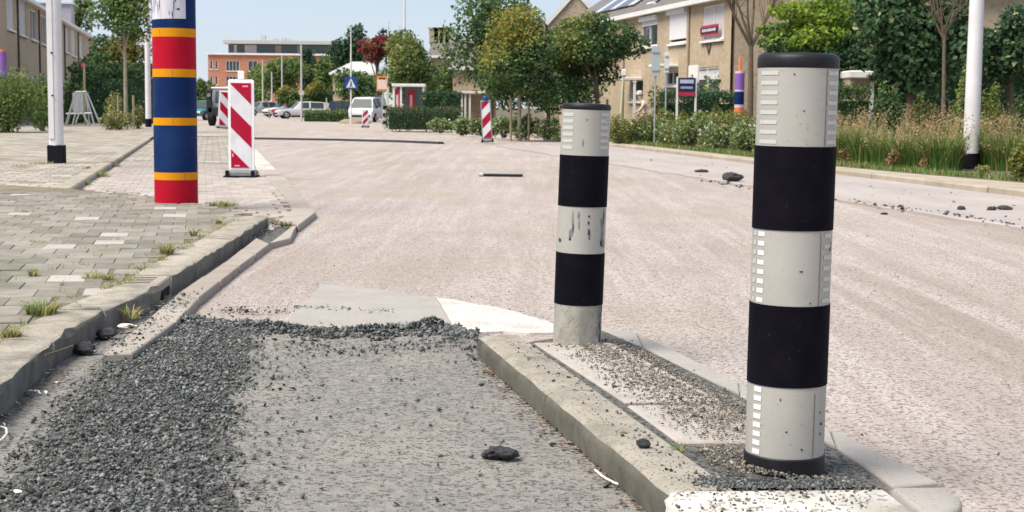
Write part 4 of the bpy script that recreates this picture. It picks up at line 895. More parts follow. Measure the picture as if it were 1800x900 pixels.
def crown_points(lumps, q, fill=.35):
    """lumps: list of (centre, (rx,ry,rz), count). Points lie mainly in the outer shell of each lump"""
    P = []; U = []
    for c, rr, n in lumps:
        d = q.normal(size=(n, 3)); d /= np.linalg.norm(d, axis=1)[:, None]; rad = 1 - (1 - fill) * q.random(n) ** 1.6 * .8; rad *= q.uniform(.86, 1.1, n)
        P.append(np.array(c) + d * rad[:, None] * np.array(rr)); U.append(d)
    return np.vstack(P), np.vstack(U)
def tree(name, label, px, Y, y_top, y_bot, wpx, base_z=.1, leaf=.13, n=5000, mats=('leaf_mid',), probs=None, trunk='bark', tr=.09, seed=0, nl=16, trunk_px=None, cat='tree', group=None, top_mat=None, shape=1.0, squash=.9, lean=0, dense=.42, bare_to=None, stake=False, side=None, top_at=.12):
    q = np.random.default_rng(seed + 500); s = Y / F; tp = trunk_px if trunk_px is not None else px
    base = D(tp, hor(tp), Y); base[2] = base_z; ct = D(px, (y_top + y_bot) / 2, Y); rx = wpx / 2 * s * 1.1; rz = (y_bot - y_top) / 2 * s * 1.05; ry = rx * .9; n = int(n * 1.3)
    T = thing(name, label, cat, base, group)
    lumps = []; tags = []
    for k in range(nl):
        d = q.normal(size=3); d /= np.linalg.norm(d); f = q.uniform(.42, .74) if k > 2 else q.uniform(0, .3)
        w_ = 1 - .25 * max(0, d[2]) * shape
        c = ct + d * np.array([rx * w_, ry * w_, rz]) * f; e = q.uniform(.30, .46); lumps.append((c, (rx * e, ry * e, rz * e * squash), int(n / nl * (e / .38) ** 2)))
    P, U = crown_points(lumps, q, dense); V, F_ = leaf_cards(P, leaf, q, .35, .62, U * .6 + np.array([0, 0, .5]))
    nm = len(mats); mi = q.choice(nm, len(F_), p=probs)
    if top_mat:       # leaves of the autumn-coloured upper and outer clumps
        k0 = 0; q2 = np.random.default_rng(seed + 9)
        sd = side if side is not None else (-.5, -.3, .7)
        for c, rr, cnt in lumps:
            v = ((c - ct) / np.array([rx, ry, rz])) @ np.array(sd)
            sel = np.arange(k0, k0 + cnt); k0 += cnt
            rel = (P[sel] - ct) / np.array([rx, ry, rz]) @ np.array(sd)
            pick = q2.random(cnt) < np.clip((rel - top_at) * 2.6, 0, .8); mi[sel[pick]] = nm
        mats = tuple(mats) + (top_mat,)
    np_mesh('crown', V, F_, list(mats), T, mi)
    m = MB(); top = ct + np.array([0, 0, rz * .45]); mid = base + (ct - base) * .55 + np.array([q.normal(0, .06), 0, 0])
    m.tube([base - np.array([0, 0, .1]), base + (mid - base) * .5, mid, ct, top], [tr * 1.25, tr, tr * .85, tr * .6, tr * .2], 8)
    for k in range(min(nl, 9)):
        c = lumps[k][0]; st_ = base + (ct - base) * q.uniform(.55, .95); m.tube([st_, (st_ + c) / 2 + np.array([0, 0, .06 * rz]), c], [tr * .45, tr * .3, tr * .12], 5)
    m.build('trunk', trunk, T, smooth=True)
    if stake:
        for s_ in (-1, 1): MB().tube([base + np.array([s_ * .3, 0, -.1]), base + np.array([s_ * .3, 0, 1.35])], .045, 6).build('stake', 'stake', T)
    return T
def bush(name, label, px, py_base, y_top, wpx, z=.1, leaf=.06, n=2500, mats=('leaf_mid',), probs=None, seed=0, nl=12, flower=None, nf=0, fsize=.05, cat='shrub', group=None, dep=.8, Y=None, box=False):
    q = np.random.default_rng(seed + 900)
    if Y is None: base = G(px, py_base, z)
    else: base = D(px, hor(px), Y); base[2] = z
    s = base[1] / F; rx = wpx / 2 * s; H = D(px, y_top, base[1])[2] - base[2]; T = thing(name, label, cat, base, group); lumps = []
    if box:
        d = (kd if box == 'street' else np.array([1.0, 0, 0])); nn_ = np.array([d[1], -d[0], 0]); L = rx * 2; m_ = n
        u_, v2, w2 = q.uniform(-.5, .5, m_), q.uniform(-.5, .5, m_), q.random(m_); f = q.integers(0, 4, m_)
        v2 = np.where(f == 0, -.5, np.where(f == 1, .5, v2)); w2 = np.where(f == 2, 1, w2); w2 = np.where(f == 3, 1 - w2 ** 2 * .3, w2); u_ = np.where(q.random(m_) < .06, np.sign(u_) * .5, u_)
        P = base + d * (u_ * L)[:, None] + nn_ * (v2 * dep)[:, None] + np.array([0, 0, 1]) * (w2 * H)[:, None] + q.normal(0, .07, (m_, 3)) + np.array([0, 0, 1]) * (.09 * H * vnoise(u_ * L, v2 * dep, 2.3, seed) * w2)[:, None]; U = np.tile([0, -.4, .8], (m_, 1))
        core = MB().box(base + np.array([0, 0, H * .42]), (L * .96, dep * .78, H * .80), axes=[d, nn_, (0, 0, 1)]).build('stems', 'leaf_deep', T)
    else:
        for k in range(nl):
            a_ = q.uniform(0, 2 * np.pi); f = q.random() ** .6 * .72; e = q.uniform(.26, .42)
            hz = q.uniform(.25, .72) * H * (1 - .35 * f); lumps.append((base + np.array([math.cos(a_) * f * rx, math.sin(a_) * f * rx * dep, hz]), (rx * e * 1.05, rx * e * dep, min(H * .36, H - hz) * q.uniform(.8, 1.0)), int(n / nl)))
        P, U = crown_points(lumps, q, .4); P[:, 2] = np.maximum(P[:, 2], base[2] + .02)
        m = MB()
        for k in range(min(nl, 8)): m.tube([base + q.normal(0, .05, 3) * np.array([1, 1, 0]) - np.array([0, 0, .05]), (base + lumps[k][0]) / 2 + np.array([0, 0, H * .05]), lumps[k][0]], [.02, .014, .006], 5)
        m.build('stems', 'bark', T)
    V, F_ = leaf_cards(P, leaf, q, .3, .62, U * .5 + np.array([0, 0, .5])); mi = q.choice(len(mats), len(F_), p=probs)
    np_mesh('foliage', V, F_, list(mats), T, mi)
    if nf:
        k = q.choice(len(P), nf); PP = P[k] + U[k] * leaf * .6 + q.normal(0, .02, (nf, 3)); V, F_ = leaf_cards(PP, fsize, q, .3, .95, U[k]); np_mesh('flowers', V, F_, [flower], T)['kind'] = 'stuff'
    return T
def ornamental(px, py, y_top, wpx, label, seed, n=760, z=.13, group='ornamental grasses behind the footpath', straw=.5):
    base = G(px, py, z); s = base[1] / F; H = (D(px, y_top, base[1])[2] - base[2]); q = np.random.default_rng(seed + 1500); T = thing('ornamental_grass', label, 'grass clump', base, group)
    V, F_, _ = blades(base, n, H * .92, wpx * s * 1.1, .014, q, .5, 4, .9); np_mesh('leaves', V, F_, ['grass_green', 'leaf_mid', 'grass_straw'], T, np.repeat(q.choice(3, n, p=[.64, .24, .12]), 4))
    ns = int(n * .2); V, F_, tips = blades(base, ns, H * 1.08, wpx * s * 1.0, .005, q, .42, 4, .35); np_mesh('stalks', V, F_, ['grass_straw'], T)
    hv = []; m = 5
    for k in range(m): hv.append(tips + np.array([0, 0, 1]) * (-.02 - k * .03) + q.normal(0, .016, tips.shape))
    V, F_ = leaf_cards(np.vstack(hv), .05, q, .2, .35, np.array([0, 0, 1.0])); np_mesh('seed_heads', V, F_, ['grass_head', 'grass_straw'], T, q.choice(2, len(F_), p=[.5, .5]))
# verge: short grass along the footpath
q = np.random.default_rng(77); n = 9000; aa = q.uniform(-6, 40, n); oo = np.interp(aa, [-16, -6, 1.5, 5, 8, 20, 45], [2.2, 1.7, 1.25, .75, .55, .5, .5]) + np.abs(q.normal(0, .35, n)) + .02
Pg = KR0[None] + kd[None] * aa[:, None] + kn[None] * oo[:, None]; Pg[:, 2] = .125
a2 = q.uniform(0, 6.28, n); d = np.column_stack([np.cos(a2), np.sin(a2), np.zeros(n)]); sd = np.column_stack([-np.sin(a2), np.cos(a2), np.zeros(n)]) * .012; hh = q.uniform(.04, .13, n)[:, None]
V = np.stack([Pg - sd, Pg + sd, Pg + d * hh * .5 + np.array([0, 0, 1]) * hh], 1).reshape(-1, 3); stuff(np_mesh('verge_grass', V, np.arange(n * 3).reshape(n, 3), ['grass_green', 'leaf_olive', 'grass_straw'], None, q.choice(3, n, p=[.6, .25, .15])), 'short green grass along the right footpath', 'grass')
GL = 'feathery ornamental grass clump with straw seed heads behind the footpath'
for k, (px, py, yt, wp) in enumerate([(1478, 285, 205, 60), (1520, 287, 200, 62), (1566, 291, 200, 66), (1612, 295, 202, 66), (1655, 299, 205, 62), (1500, 272, 190, 66), (1548, 274, 192, 66), (1596, 276, 188, 66), (1645, 279, 190, 66), (1692, 281, 192, 62), (1738, 296, 200, 70), (1776, 300, 205, 66), (1745, 282, 190, 70), (1795, 286, 192, 70)]): ornamental(px, py, yt + int(rng.integers(-10, 12)), wp, GL, k)
GR2 = 'reddish dry plant clump between the ornamental grasses'
for k, (px, py, yt, wp) in enumerate([(1487, 287, 248, 28), (1575, 296, 256, 36), (1627, 299, 264, 38)]): bush('dry_plant', GR2, px, py, yt, wp, .13, .05, 420, ('leaf_rust', 'grass_head', 'leaf_olive'), [.45, .35, .2], 40 + k, 7, group='reddish dry plants among the grasses')
bush('shrub', 'yellow leaved rose shrub on the footpath edge right of the stout lamp post', 1796, 318, 240, 56, .13, .06, 1500, ('leaf_yellow', 'leaf_olive', 'leaf_mid'), [.4, .35, .25], 50)
bush('shrub', 'small rounded straw coloured clump at the foot of the stout lamp post', 1728, 308, 288, 34, .13, .035, 700, ('grass_straw', 'leaf_olive'), None, 51)
# white flowering bed in front of the right houses
FL = 'low shrub dotted with white flowers in the bed by the footpath'
for k, (px, py, yt, wp) in enumerate([(1130, 252, 204, 74), (1175, 256, 200, 80), (1220, 260, 200, 80), (1265, 264, 202, 80), (1310, 268, 202, 76), (1345, 270, 200, 66), (1150, 246, 196, 74), (1240, 252, 194, 80), (1290, 254, 194, 74)]):
    bush('flowering_shrub', FL, px, py, yt, wp, .13, .07, 2300, ('leaf_mid', 'leaf_olive', 'leaf_dark', 'leaf_pale'), [.35, .33, .12, .2], 60 + k, 14, 'petal_white', 150, .075, group='white flowering shrubs in the right bed')
FL2 = 'pale flowering shrub at the end of the dark roadside hedge'
for k, (px, py, yt, wp) in enumerate([(775, 232, 206, 50), (812, 236, 200, 56), (848, 238, 202, 50), (885, 240, 200, 56), (925, 243, 196, 60), (962, 244, 198, 54)]):
    bush('flowering_shrub', FL2 if k < 2 else 'pale flowering shrub under the yellow crowned tree', px, py, yt, wp, .1, .09, 1700, ('leaf_olive', 'leaf_mid', 'leaf_pale', 'leaf_dark'), [.33, .3, .2, .17], 75 + k, 12, 'petal_white', 110, .09, group='pale shrubs beside the hedge' if k < 2 else 'pale shrubs under the yellow tree')
bush('hedge', 'long low dark hedge beside the road in front of the bus shelter', 745, 228, 193, 122, .1, .09, 5200, ('leaf_deep', 'leaf_dark', 'leaf_rust'), [.55, .3, .15], 90, cat='hedge', box='x', dep=2.2)
bush('hedge', 'reddish green hedge between the bus shelter hedge and the yellow tree', 815, 214, 190, 90, .1, .11, 1900, ('leaf_dark', 'leaf_rust', 'leaf_olive'), [.4, .3, .3], 91, cat='hedge', box='x', dep=1.5)
bush('shrub', 'dark green shrub beside the slimmer bollard cap', 1094, 246, 205, 54, .13, .07, 1500, ('leaf_deep', 'leaf_dark', 'leaf_rust'), [.5, .3, .2], 92)
bush('shrub', 'rust tinged shrub in front of the bending person', 1134, 236, 192, 74, .13, .07, 1900, ('leaf_rust', 'leaf_olive', 'leaf_dark'), [.4, .3, .3], 93, Y=43.5)
for k, (px, py, yt, wp) in enumerate([(1215, 232, 184, 62), (1258, 234, 178, 66), (1302, 236, 182, 56)]): bush('shrub', 'golden yellow low shrub behind the white flowering bed', px, py, yt, wp, .13, .07, 1900, ('leaf_gold', 'leaf_olive', 'leaf_mid'), [.6, .3, .1], 95 + k, Y=47.5, group='golden shrubs behind the flower bed')
for k, (px, Y_, yt, wp) in enumerate([(1090, 43, 196, 60), (1165, 44.5, 186, 66), (1190, 40, 198, 60), (1230, 43, 188, 64), (1275, 42, 186, 64), (1318, 41, 188, 60), (1345, 38, 192, 56)]):
    bush('shrub', 'loose yellow green shrub rising among the white flowering bed', px, 0, yt, wp, .13, .065, 1900, ('leaf_olive', 'leaf_gold', 'leaf_mid', 'grass_straw'), [.38, .2, .3, .12], 140 + k, 13, 'petal_white', 50, .06, Y=Y_, group='yellow green shrubs in the right bed')
bush('hedge', 'clipped dark hedge in front of the right hand house', 1228, 0, 168, 128, .1, .09, 5200, ('leaf_deep', 'leaf_dark', 'leaf_blue'), [.45, .35, .2], 100, cat='hedge', box='x', dep=.9, Y=50)
bush('shrub', 'yellow green bamboo like shrub between the sign posts', 1160, 0, 135, 72, .1, .12, 1500, ('leaf_olive', 'leaf_gold', 'leaf_dark'), [.5, .25, .25], 101, Y=54)
bush('shrub', 'variegated climbing shrub against the corner of the right house', 1248, 0, 118, 54, .1, .16, 900, ('leaf_mid', 'leaf_dark', 'leaf_pale'), [.45, .3, .25], 102, Y=53)
bush('shrub', 'small dark conifer by the house wall behind the low sale board', 1215, 0, 116, 26, .1, .1, 700, ('leaf_deep',), None, 103, Y=55.5)
bush('hedge', 'clipped green hedge right of the thick bollard', 1492, 0, 157, 62, .1, .07, 2600, ('leaf_dark', 'leaf_olive', 'leaf_deep'), [.45, .25, .3], 104, cat='hedge', box='x', dep=.8, Y=36)
bush('shrub', 'bushy green shrub left of the rust topped one', 1552, 0, 130, 78, .13, .08, 2400, ('leaf_mid', 'leaf_dark', 'leaf_fig'), [.4, .3, .3], 105, Y=31)
bush('shrub', 'rounded shrub with a rust coloured top behind the grasses', 1622, 0, 143, 70, .13, .06, 2600, ('leaf_rust', 'leaf_mid', 'leaf_dark'), [.4, .3, .3], 106, Y=32)
bush('shrub', 'fresh green shrub beside the young tree trunk', 1682, 0, 140, 50, .13, .06, 1700, ('leaf_mid', 'leaf_dark'), None, 107, Y=32)
bush('shrub', 'yellow green shrub right behind the stout lamp post', 1742, 0, 128, 62, .13, .07, 1700, ('leaf_olive', 'leaf_gold', 'leaf_mid'), [.4, .25, .35], 108, Y=30)
bush('shrub', 'blue green shrub with trailing stems at the garden fence', 1795, 0, 145, 60, .13, .07, 1700, ('leaf_blue', 'leaf_olive', 'leaf_mid'), [.5, .25, .25], 109, Y=30)
bush('climbing_shrub', 'yellow green climber with loose leaves around the young tree trunk', 1695, 0, 88, 60, .13, .09, 900, ('leaf_olive', 'leaf_gold', 'leaf_mid', 'leaf_pale'), [.35, .2, .3, .15], 131, Y=31.5)
# dark garden hedge mass standing behind those shrubs
bush('hedge', 'tall dark garden hedge behind the shrubs right of the thick bollard', 1650, 0, 95, 420, .1, .14, 9000, ('leaf_deep', 'leaf_dark'), [.6, .4], 110, cat='hedge', box='x', dep=1.6, Y=40)
# trees on the right
tree('maple_tree', 'spreading tree with bright lime green leaf layers behind the thick bollard', 1452, 41, -30, 128, 240, .1, .13, 11500, ('leaf_dark', 'leaf_mid', 'leaf_deep'), [.5, .3, .2], tr=.09, seed=1, nl=22, top_mat='leaf_lime', side=(-.35, -.45, .75), top_at=-.05, squash=.5, trunk_px=1455, dense=.5)
tree('fig_tree', 'large leaved dark green fig tree between thick bollard and lamp post', 1600, 35, -50, 178, 225, .1, .16, 9000, ('leaf_fig', 'leaf_dark', 'leaf_deep', 'leaf_pale'), [.45, .28, .22, .05], tr=.1, seed=2, nl=22, dense=.5)
tree('fig_tree', 'dark broad leaved tree right of the stout lamp post', 1775, 36, 5, 150, 140, .1, .14, 6000, ('leaf_blue', 'leaf_fig', 'leaf_dark', 'leaf_pale'), [.4, .25, .28, .07], tr=.1, seed=3, nl=18, dense=.5)
tree('street_tree', 'street tree with a yellow crown beside the dark green one', 914, 50, 12, 198, 180, .1, .12, 13500, ('leaf_dark', 'leaf_mid', 'leaf_olive', 'leaf_deep'), [.35, .25, .15, .25], tr=.07, seed=4, nl=22, top_mat='leaf_yellow', side=(-.5, -.2, .8), trunk='bark_pale', stake=True)
tree('street_tree', 'round dark green street tree with a brown trunk and stake', 1042, 51, 12, 172, 186, .1, .13, 13500, ('leaf_dark', 'leaf_deep', 'leaf_mid', 'leaf_olive'), [.45, .28, .15, .12], tr=.085, seed=5, nl=24, trunk_px=1052, stake=True, squash=.8, top_mat='leaf_olive', side=(-.9, -.1, .4))
tree('ash_tree', 'tall green tree standing behind the yellow crowned street tree', 862, 78, -45, 165, 185, .1, .22, 6500, ('leaf_mid', 'leaf_dark', 'leaf_blue', 'leaf_pale'), [.4, .35, .2, .05], tr=.15, seed=6, nl=24)
tree('ash_tree', 'green tree filling the gap between the two street trees', 965, 66, 90, 210, 170, .1, .16, 4000, ('leaf_dark', 'leaf_deep', 'leaf_mid'), [.45, .35, .2], tr=.1, seed=7, nl=18)
tree('street_tree', 'broad street tree with golden tips over the bus shelter', 716, 92, 60, 195, 122, .1, .22, 5600, ('leaf_dark', 'leaf_mid', 'leaf_olive'), [.45, .25, .3], tr=.12, seed=8, nl=20, top_mat='leaf_olive', side=(-.5, -.2, .7))
tree('red_tree', 'red leaved tree above the far roof', 662, 116, 54, 122, 72, 0, .3, 1200, ('leaf_red', 'leaf_rust', 'leaf_olive'), [.7, .2, .1], tr=.12, seed=9, nl=14)
CT = 'tall dark conifer like tree on the far skyline'
tree('skyline_tree', 'tall dark tree on the skyline left of the red tree', 625, 185, 40, 175, 85, 0, .5, 2400, ('leaf_deep', 'leaf_blue', 'leaf_dark'), [.5, .25, .25], tr=.25, seed=10, nl=16)
tree('skyline_tree', 'dark tree on the skyline behind the red tree', 695, 190, 30, 150, 75, 0, .5, 2000, ('leaf_deep', 'leaf_blue', 'leaf_dark'), [.5, .25, .25], tr=.25, seed=11, nl=14)
tree('poplar_tree', 'narrow dark upright tree beside the apartment block', 545, 200, 66, 190, 44, 0, .45, 1900, ('leaf_deep', 'leaf_blue'), None, tr=.2, seed=12, nl=12)
tree('street_tree', 'bright green tree beyond the navy car', 575, 150, 92, 190, 66, 0, .35, 2300, ('leaf_mid', 'leaf_olive', 'leaf_dark'), [.45, .25, .3], tr=.15, seed=13, nl=14)
tree('street_tree', 'leafy green tree hiding the right end of the apartment block', 494, 175, 90, 192, 112, 0, .4, 3400, ('leaf_olive', 'leaf_mid', 'leaf_dark'), [.4, .35, .25], tr=.15, seed=14, nl=16)
tree('street_tree', 'green tree at the corner of the apartment block behind the poles', 458, 200, 112, 192, 58, 0, .4, 1700, ('leaf_mid', 'leaf_olive', 'leaf_dark'), [.4, .3, .3], tr=.15, seed=15, nl=10)
tree('street_tree', 'low round tree with golden top behind the parked estate', 512, 135, 143, 192, 54, 0, .3, 1400, ('leaf_dark', 'leaf_olive'), None, tr=.1, seed=16, nl=10, top_mat='leaf_gold', side=(-.4, -.2, .8))
tree('street_tree', 'low round tree with golden top right of the round sign plate', 556, 130, 138, 190, 56, 0, .3, 1500, ('leaf_dark', 'leaf_mid'), None, tr=.1, seed=17, nl=10, top_mat='leaf_gold', side=(-.3, -.2, .85))
tree('street_tree', 'round green tree behind the crossing sign', 620, 112, 118, 196, 92, 0, .28, 3200, ('leaf_dark', 'leaf_mid', 'leaf_olive', 'leaf_deep'), [.35, .25, .2, .2], tr=.12, seed=18, nl=16)
tree('street_tree', 'dark green tree below the golden tipped street tree', 646, 122, 128, 195, 60, 0, .28, 1800, ('leaf_dark', 'leaf_olive', 'leaf_deep'), None, tr=.1, seed=19, nl=12)
tree('garden_tree', 'green garden tree in front of the pale far house', 792, 100, 95, 200, 66, 0, .25, 2200, ('leaf_mid', 'leaf_dark', 'leaf_olive'), [.4, .35, .25], tr=.1, seed=20, nl=14)
tree('garden_tree', 'small tree behind the bus shelter on its right', 770, 115, 120, 196, 60, 0, .28, 1500, ('leaf_olive', 'leaf_dark', 'leaf_mid'), None, tr=.1, seed=21, nl=10)
# trees on the left
tree('street_tree', 'slender tree with a bare pale trunk and stake beyond the metal rack', 216, 58, -70, 78, 120, .1, .17, 3600, ('leaf_mid', 'leaf_dark', 'leaf_olive'), [.4, .35, .25], tr=.075, seed=22, nl=18, trunk='bark_pale', trunk_px=221, top_mat='leaf_olive', side=(.6, -.2, .5), stake=True)
tree('garden_tree', 'dark green tree with yellow edges behind the slender tree', 212, 80, 40, 200, 130, .1, .2, 6500, ('leaf_dark', 'leaf_deep', 'leaf_mid'), [.4, .4, .2], tr=.13, seed=23, nl=20, top_mat='leaf_gold', side=(.5, -.3, .5))
tree('garden_tree', 'dense dark shrub tree close to the far end of the left houses', 168, 88, 78, 205, 60, .1, .2, 2600, ('leaf_deep', 'leaf_dark'), None, tr=.1, seed=24, nl=14)
tree('garden_tree', 'far green tree between the painted post and the apartment block', 352, 160, 115, 195, 46, 0, .3, 1300, ('leaf_mid', 'leaf_olive', 'leaf_dark'), None, tr=.12, seed=25, nl=10)
tree('garden_tree', 'pale leaved tree top above the left house roof', 140, 120, -20, 60, 60, 0, .3, 900, ('leaf_pale', 'leaf_dark', 'leaf_mid'), [.3, .4, .3], tr=.12, seed=26, nl=10)
bush('shrub', 'large yellow green garden bush at the left pavement edge', 14, 226, 104, 165, .13, .11, 6500, ('leaf_mid', 'leaf_olive', 'leaf_gold', 'leaf_dark'), [.36, .34, .12, .18], 120, 22, Y=50)
bush('shrub', 'dark green bush beside the wide white post', 74, 221, 120, 74, .13, .10, 3200, ('leaf_dark', 'leaf_deep', 'leaf_mid'), [.4, .2, .4], 121, 12, Y=53)
bush('shrub', 'green bush behind the metal rack', 128, 0, 128, 50, .13, .14, 1500, ('leaf_dark', 'leaf_mid'), None, 122, Y=70)
bush('ornamental_shrub', 'straw yellow feathery shrub right of the metal rack', 198, 226, 152, 42, .13, .10, 1500, ('leaf_olive', 'grass_straw', 'leaf_mid'), [.4, .35, .25], 123)
bush('ornamental_shrub', 'low green grass mound under the slender tree', 206, 228, 186, 66, .13, .09, 1500, ('leaf_olive', 'leaf_dark', 'grass_straw'), [.45, .3, .25], 124)
bush('ornamental_shrub', 'yellowish shrub left of the narrow white lamp post', 243, 226, 178, 36, .13, .09, 900, ('grass_straw', 'leaf_olive', 'leaf_dark'), None, 125)
bush('hedge', 'dark hedge running behind the slender tree', 200, 0, 120, 150, .1, .16, 3600, ('leaf_deep', 'leaf_dark'), None, 126, cat='hedge', box='x', dep=1.2, Y=74)
bush('hedge', 'low green hedge beside the parked estate', 580, 214, 196, 90, 0, .12, 2200, ('leaf_dark', 'leaf_olive', 'leaf_mid'), [.5, .2, .3], 128, cat='hedge', box='x', dep=1.2)
bush('hedge', 'dark hedge right of the bus shelter', 775, 0, 165, 66, .1, .14, 1800, ('leaf_deep', 'leaf_dark'), None, 129, cat='hedge', box='x', dep=1, Y=80)
bush('shrub', 'olive shrub growing beside the white van', 600, 212, 186, 40, 0, .12, 900, ('leaf_olive', 'leaf_rust', 'leaf_dark'), None, 130)
# bare tree and young tree
def bare_tree(px, py, Y, label, fork_y, wpx, seed, tr, nb, spread, up):
    q = np.random.default_rng(seed); base = D(px, hor(px), Y); base[2] = .1; T = thing('bare_tree', label, 'tree', base); fk_ = D(px + 2, fork_y, Y); m = MB(); m.tube([base - np.array([0, 0, .1]), (base + fk_) / 2 + np.array([.02, 0, 0]), fk_], [tr, tr * .8, tr * .65], 8); m.build('trunk', 'bark', T, smooth=True)
    m = MB()
    for k in range(nb):
        a_ = 2 * math.pi * k / nb + q.uniform(-.3, .3); e = fk_ + np.array([math.cos(a_) * spread, math.sin(a_) * spread * .6, up * q.uniform(.8, 1.15)]); s0 = fk_ - np.array([0, 0, q.uniform(0, .35)])
        mid = s0 + (e - s0) * .5 + np.array([math.cos(a_) * spread * .14, 0, -.12]); m.tube([s0, mid, e], [tr * .42, tr * .28, tr * .1], 6)
        for j in range(7):
            f = q.uniform(.25, .95); p_ = (mid + (e - mid) * (2 * f - 1)) if f > .5 else s0 + (mid - s0) * 2 * f; d_ = np.array([q.normal(0, .35) + math.cos(a_) * .3, q.normal(0, .3), q.uniform(.5, 1.0)]); m.tube([p_, p_ + d_ * .5, p_ + d_ * 1.0 + np.array([0, 0, .12])], [tr * .14, tr * .1, tr * .05], 4)
    m.build('branches', 'bark', T, smooth=True)
bare_tree(1318, 190, 45, 'bare leafless tree with upswept branches at the corner of the right house', 72, 0, 5, .11, 8, 1.0, 2.3)
bare_tree(1658, 190, 33, 'young tree with a thin grey trunk and dense upright twigs in front of the fig', 50, 0, 6, .055, 7, .45, 1.2)

# ------------------------------------------------------------------ houses
class Facade:
    """vertical wall plane through p along d (unit, horizontal); n points outwards"""
    def __init__(s, p, d, n): s.p = np.array([p[0], p[1], 0.0]); s.d = np.array(d, float); s.n = np.array(n, float)
    def sz(s, px, py):
        r_ = ray(px, py); t_ = ((s.p - CAMP) @ s.n) / (r_ @ s.n); P_ = CAMP + r_ * t_; return float((P_ - s.p) @ s.d), float(P_[2])
    def P(s, a, z, o=0.0): return s.p + s.d * a + s.n * o + np.array([0, 0, z])
    def rect(s, px0, py0, px1, py1):
        a, z1 = s.sz(px0, py0); b_, z0 = s.sz(px1, py1); a2, z1b = s.sz(px1, py0); _, z0b = s.sz(px0, py1)
        return min(a, b_), max(a, b_), (z0 + z0b) / 2, (z1 + z1b) / 2
    def axes(s): return [s.d, s.n, np.array([0, 0, 1.0])]
    def wall(s, a0, a1, z0, z1, holes, name, m, parent, depth_=.12):
        xs = sorted({a0, a1, *[h[0] for h in holes], *[h[1] for h in holes]}); zs_ = sorted({z0, z1, *[h[2] for h in holes], *[h[3] for h in holes]}); b_ = MB()
        xs = [x for x in xs if a0 <= x <= a1]; zs_ = [z for z in zs_ if z0 <= z <= z1]
        flip = np.dot(np.cross(s.d, [0, 0, 1]), s.n) < 0
        for i in range(len(xs) - 1):
            for j in range(len(zs_) - 1):
                cx, cz = (xs[i] + xs[i + 1]) / 2, (zs_[j] + zs_[j + 1]) / 2
                if any(h[0] < cx < h[1] and h[2] < cz < h[3] for h in holes): continue
                f = [s.P(xs[i], zs_[j]), s.P(xs[i + 1], zs_[j]), s.P(xs[i + 1], zs_[j + 1]), s.P(xs[i], zs_[j + 1])]; b_.add(f[::-1] if flip else f, [(0, 1, 2, 3)])
        for h in holes:
            if h[0] < a0 or h[1] > a1: continue
            c = [(h[0], h[2]), (h[1], h[2]), (h[1], h[3]), (h[0], h[3])]
            for k in range(4):
                p_, q_ = c[k], c[(k + 1) % 4]; f = [s.P(*p_), s.P(*p_, -depth_), s.P(*q_, -depth_), s.P(*q_)]; b_.add(f[::-1] if flip else f, [(0, 1, 2, 3)])
        return b_.build(name, m, parent)
    def window(s, h, parent, pane='window_glass', frame='white_trim', mull=1, sill=True, shutter=0.0, curtain=0.0, transom=False):
        a0, a1, z0, z1 = h; w_, hh = a1 - a0, z1 - z0; ft = .07; cx, cz = (a0 + a1) / 2, (z0 + z1) / 2
        W_ = MB().box(s.P(cx, cz, -.11), (w_, .02, hh), axes=s.axes()).build('window', pane, parent)
        def bar(x, z, sx, sz_, nm='frame', m=frame, o=-.07, t_=.07): return MB().box(s.P(x, z, o), (sx, t_, sz_), axes=s.axes()).build(nm, m, W_)
        bar(a0 + ft / 2, cz, ft, hh); bar(a1 - ft / 2, cz, ft, hh); bar(cx, z0 + ft / 2, w_ - 2 * ft, ft); bar(cx, z1 - ft / 2, w_ - 2 * ft, ft)
        for k in range(mull): bar(a0 + w_ * (k + 1) / (mull + 1), cz, ft * .8, hh - 2 * ft)
        if transom: bar(cx, z1 - hh * .28, w_ - 2 * ft, ft * .7, o=-.068)
        if curtain: bar(cx, z1 - hh * curtain / 2, w_ - 2.2 * ft, hh * curtain, 'curtain', 'curtain', -.095, .008)
        if shutter: bar(cx, z1 - hh * shutter / 2, w_ - .02, hh * shutter, 'roller_shutter', 'shutter_white', -.02, .03); bar(cx, z1 + .09, w_ + .12, .2, 'shutter_box', 'shutter_white', .06, .18)
        if sill: bar(cx, z0 - .05, w_ + .1, .09, 'sill', 'white_trim', .03, .16); bar(cx, z0 - .105, w_ + .08, .02, 'sill_painted_shadow', 'roof_dark', .02, .13)  # second bar: dark strip painted in as the shade under the sill
        return W_
def roof_slab(fac, a0, a1, z_e, z_r, run, parent, m='roof_tile', over=.25, th=.18, back=True, name='roof'):
    b_ = MB(); vs = [fac.P(a, z, o) for a in (a0, a1) for o, z in ((over, z_e - .02), (-run, z_r), (-2 * run - over, z_e - .02), (-2 * run - over, z_e - th), (-run, z_r - th), (over, z_e - th))]
    b_.add(vs, [tuple(range(6)), tuple(range(11, 5, -1))] + [(i, i + 6, (i + 1) % 6 + 6, (i + 1) % 6) for i in range(6)]); return b_.build(name, m, parent)
EAVE, RIDGE = 5.6, 8.6
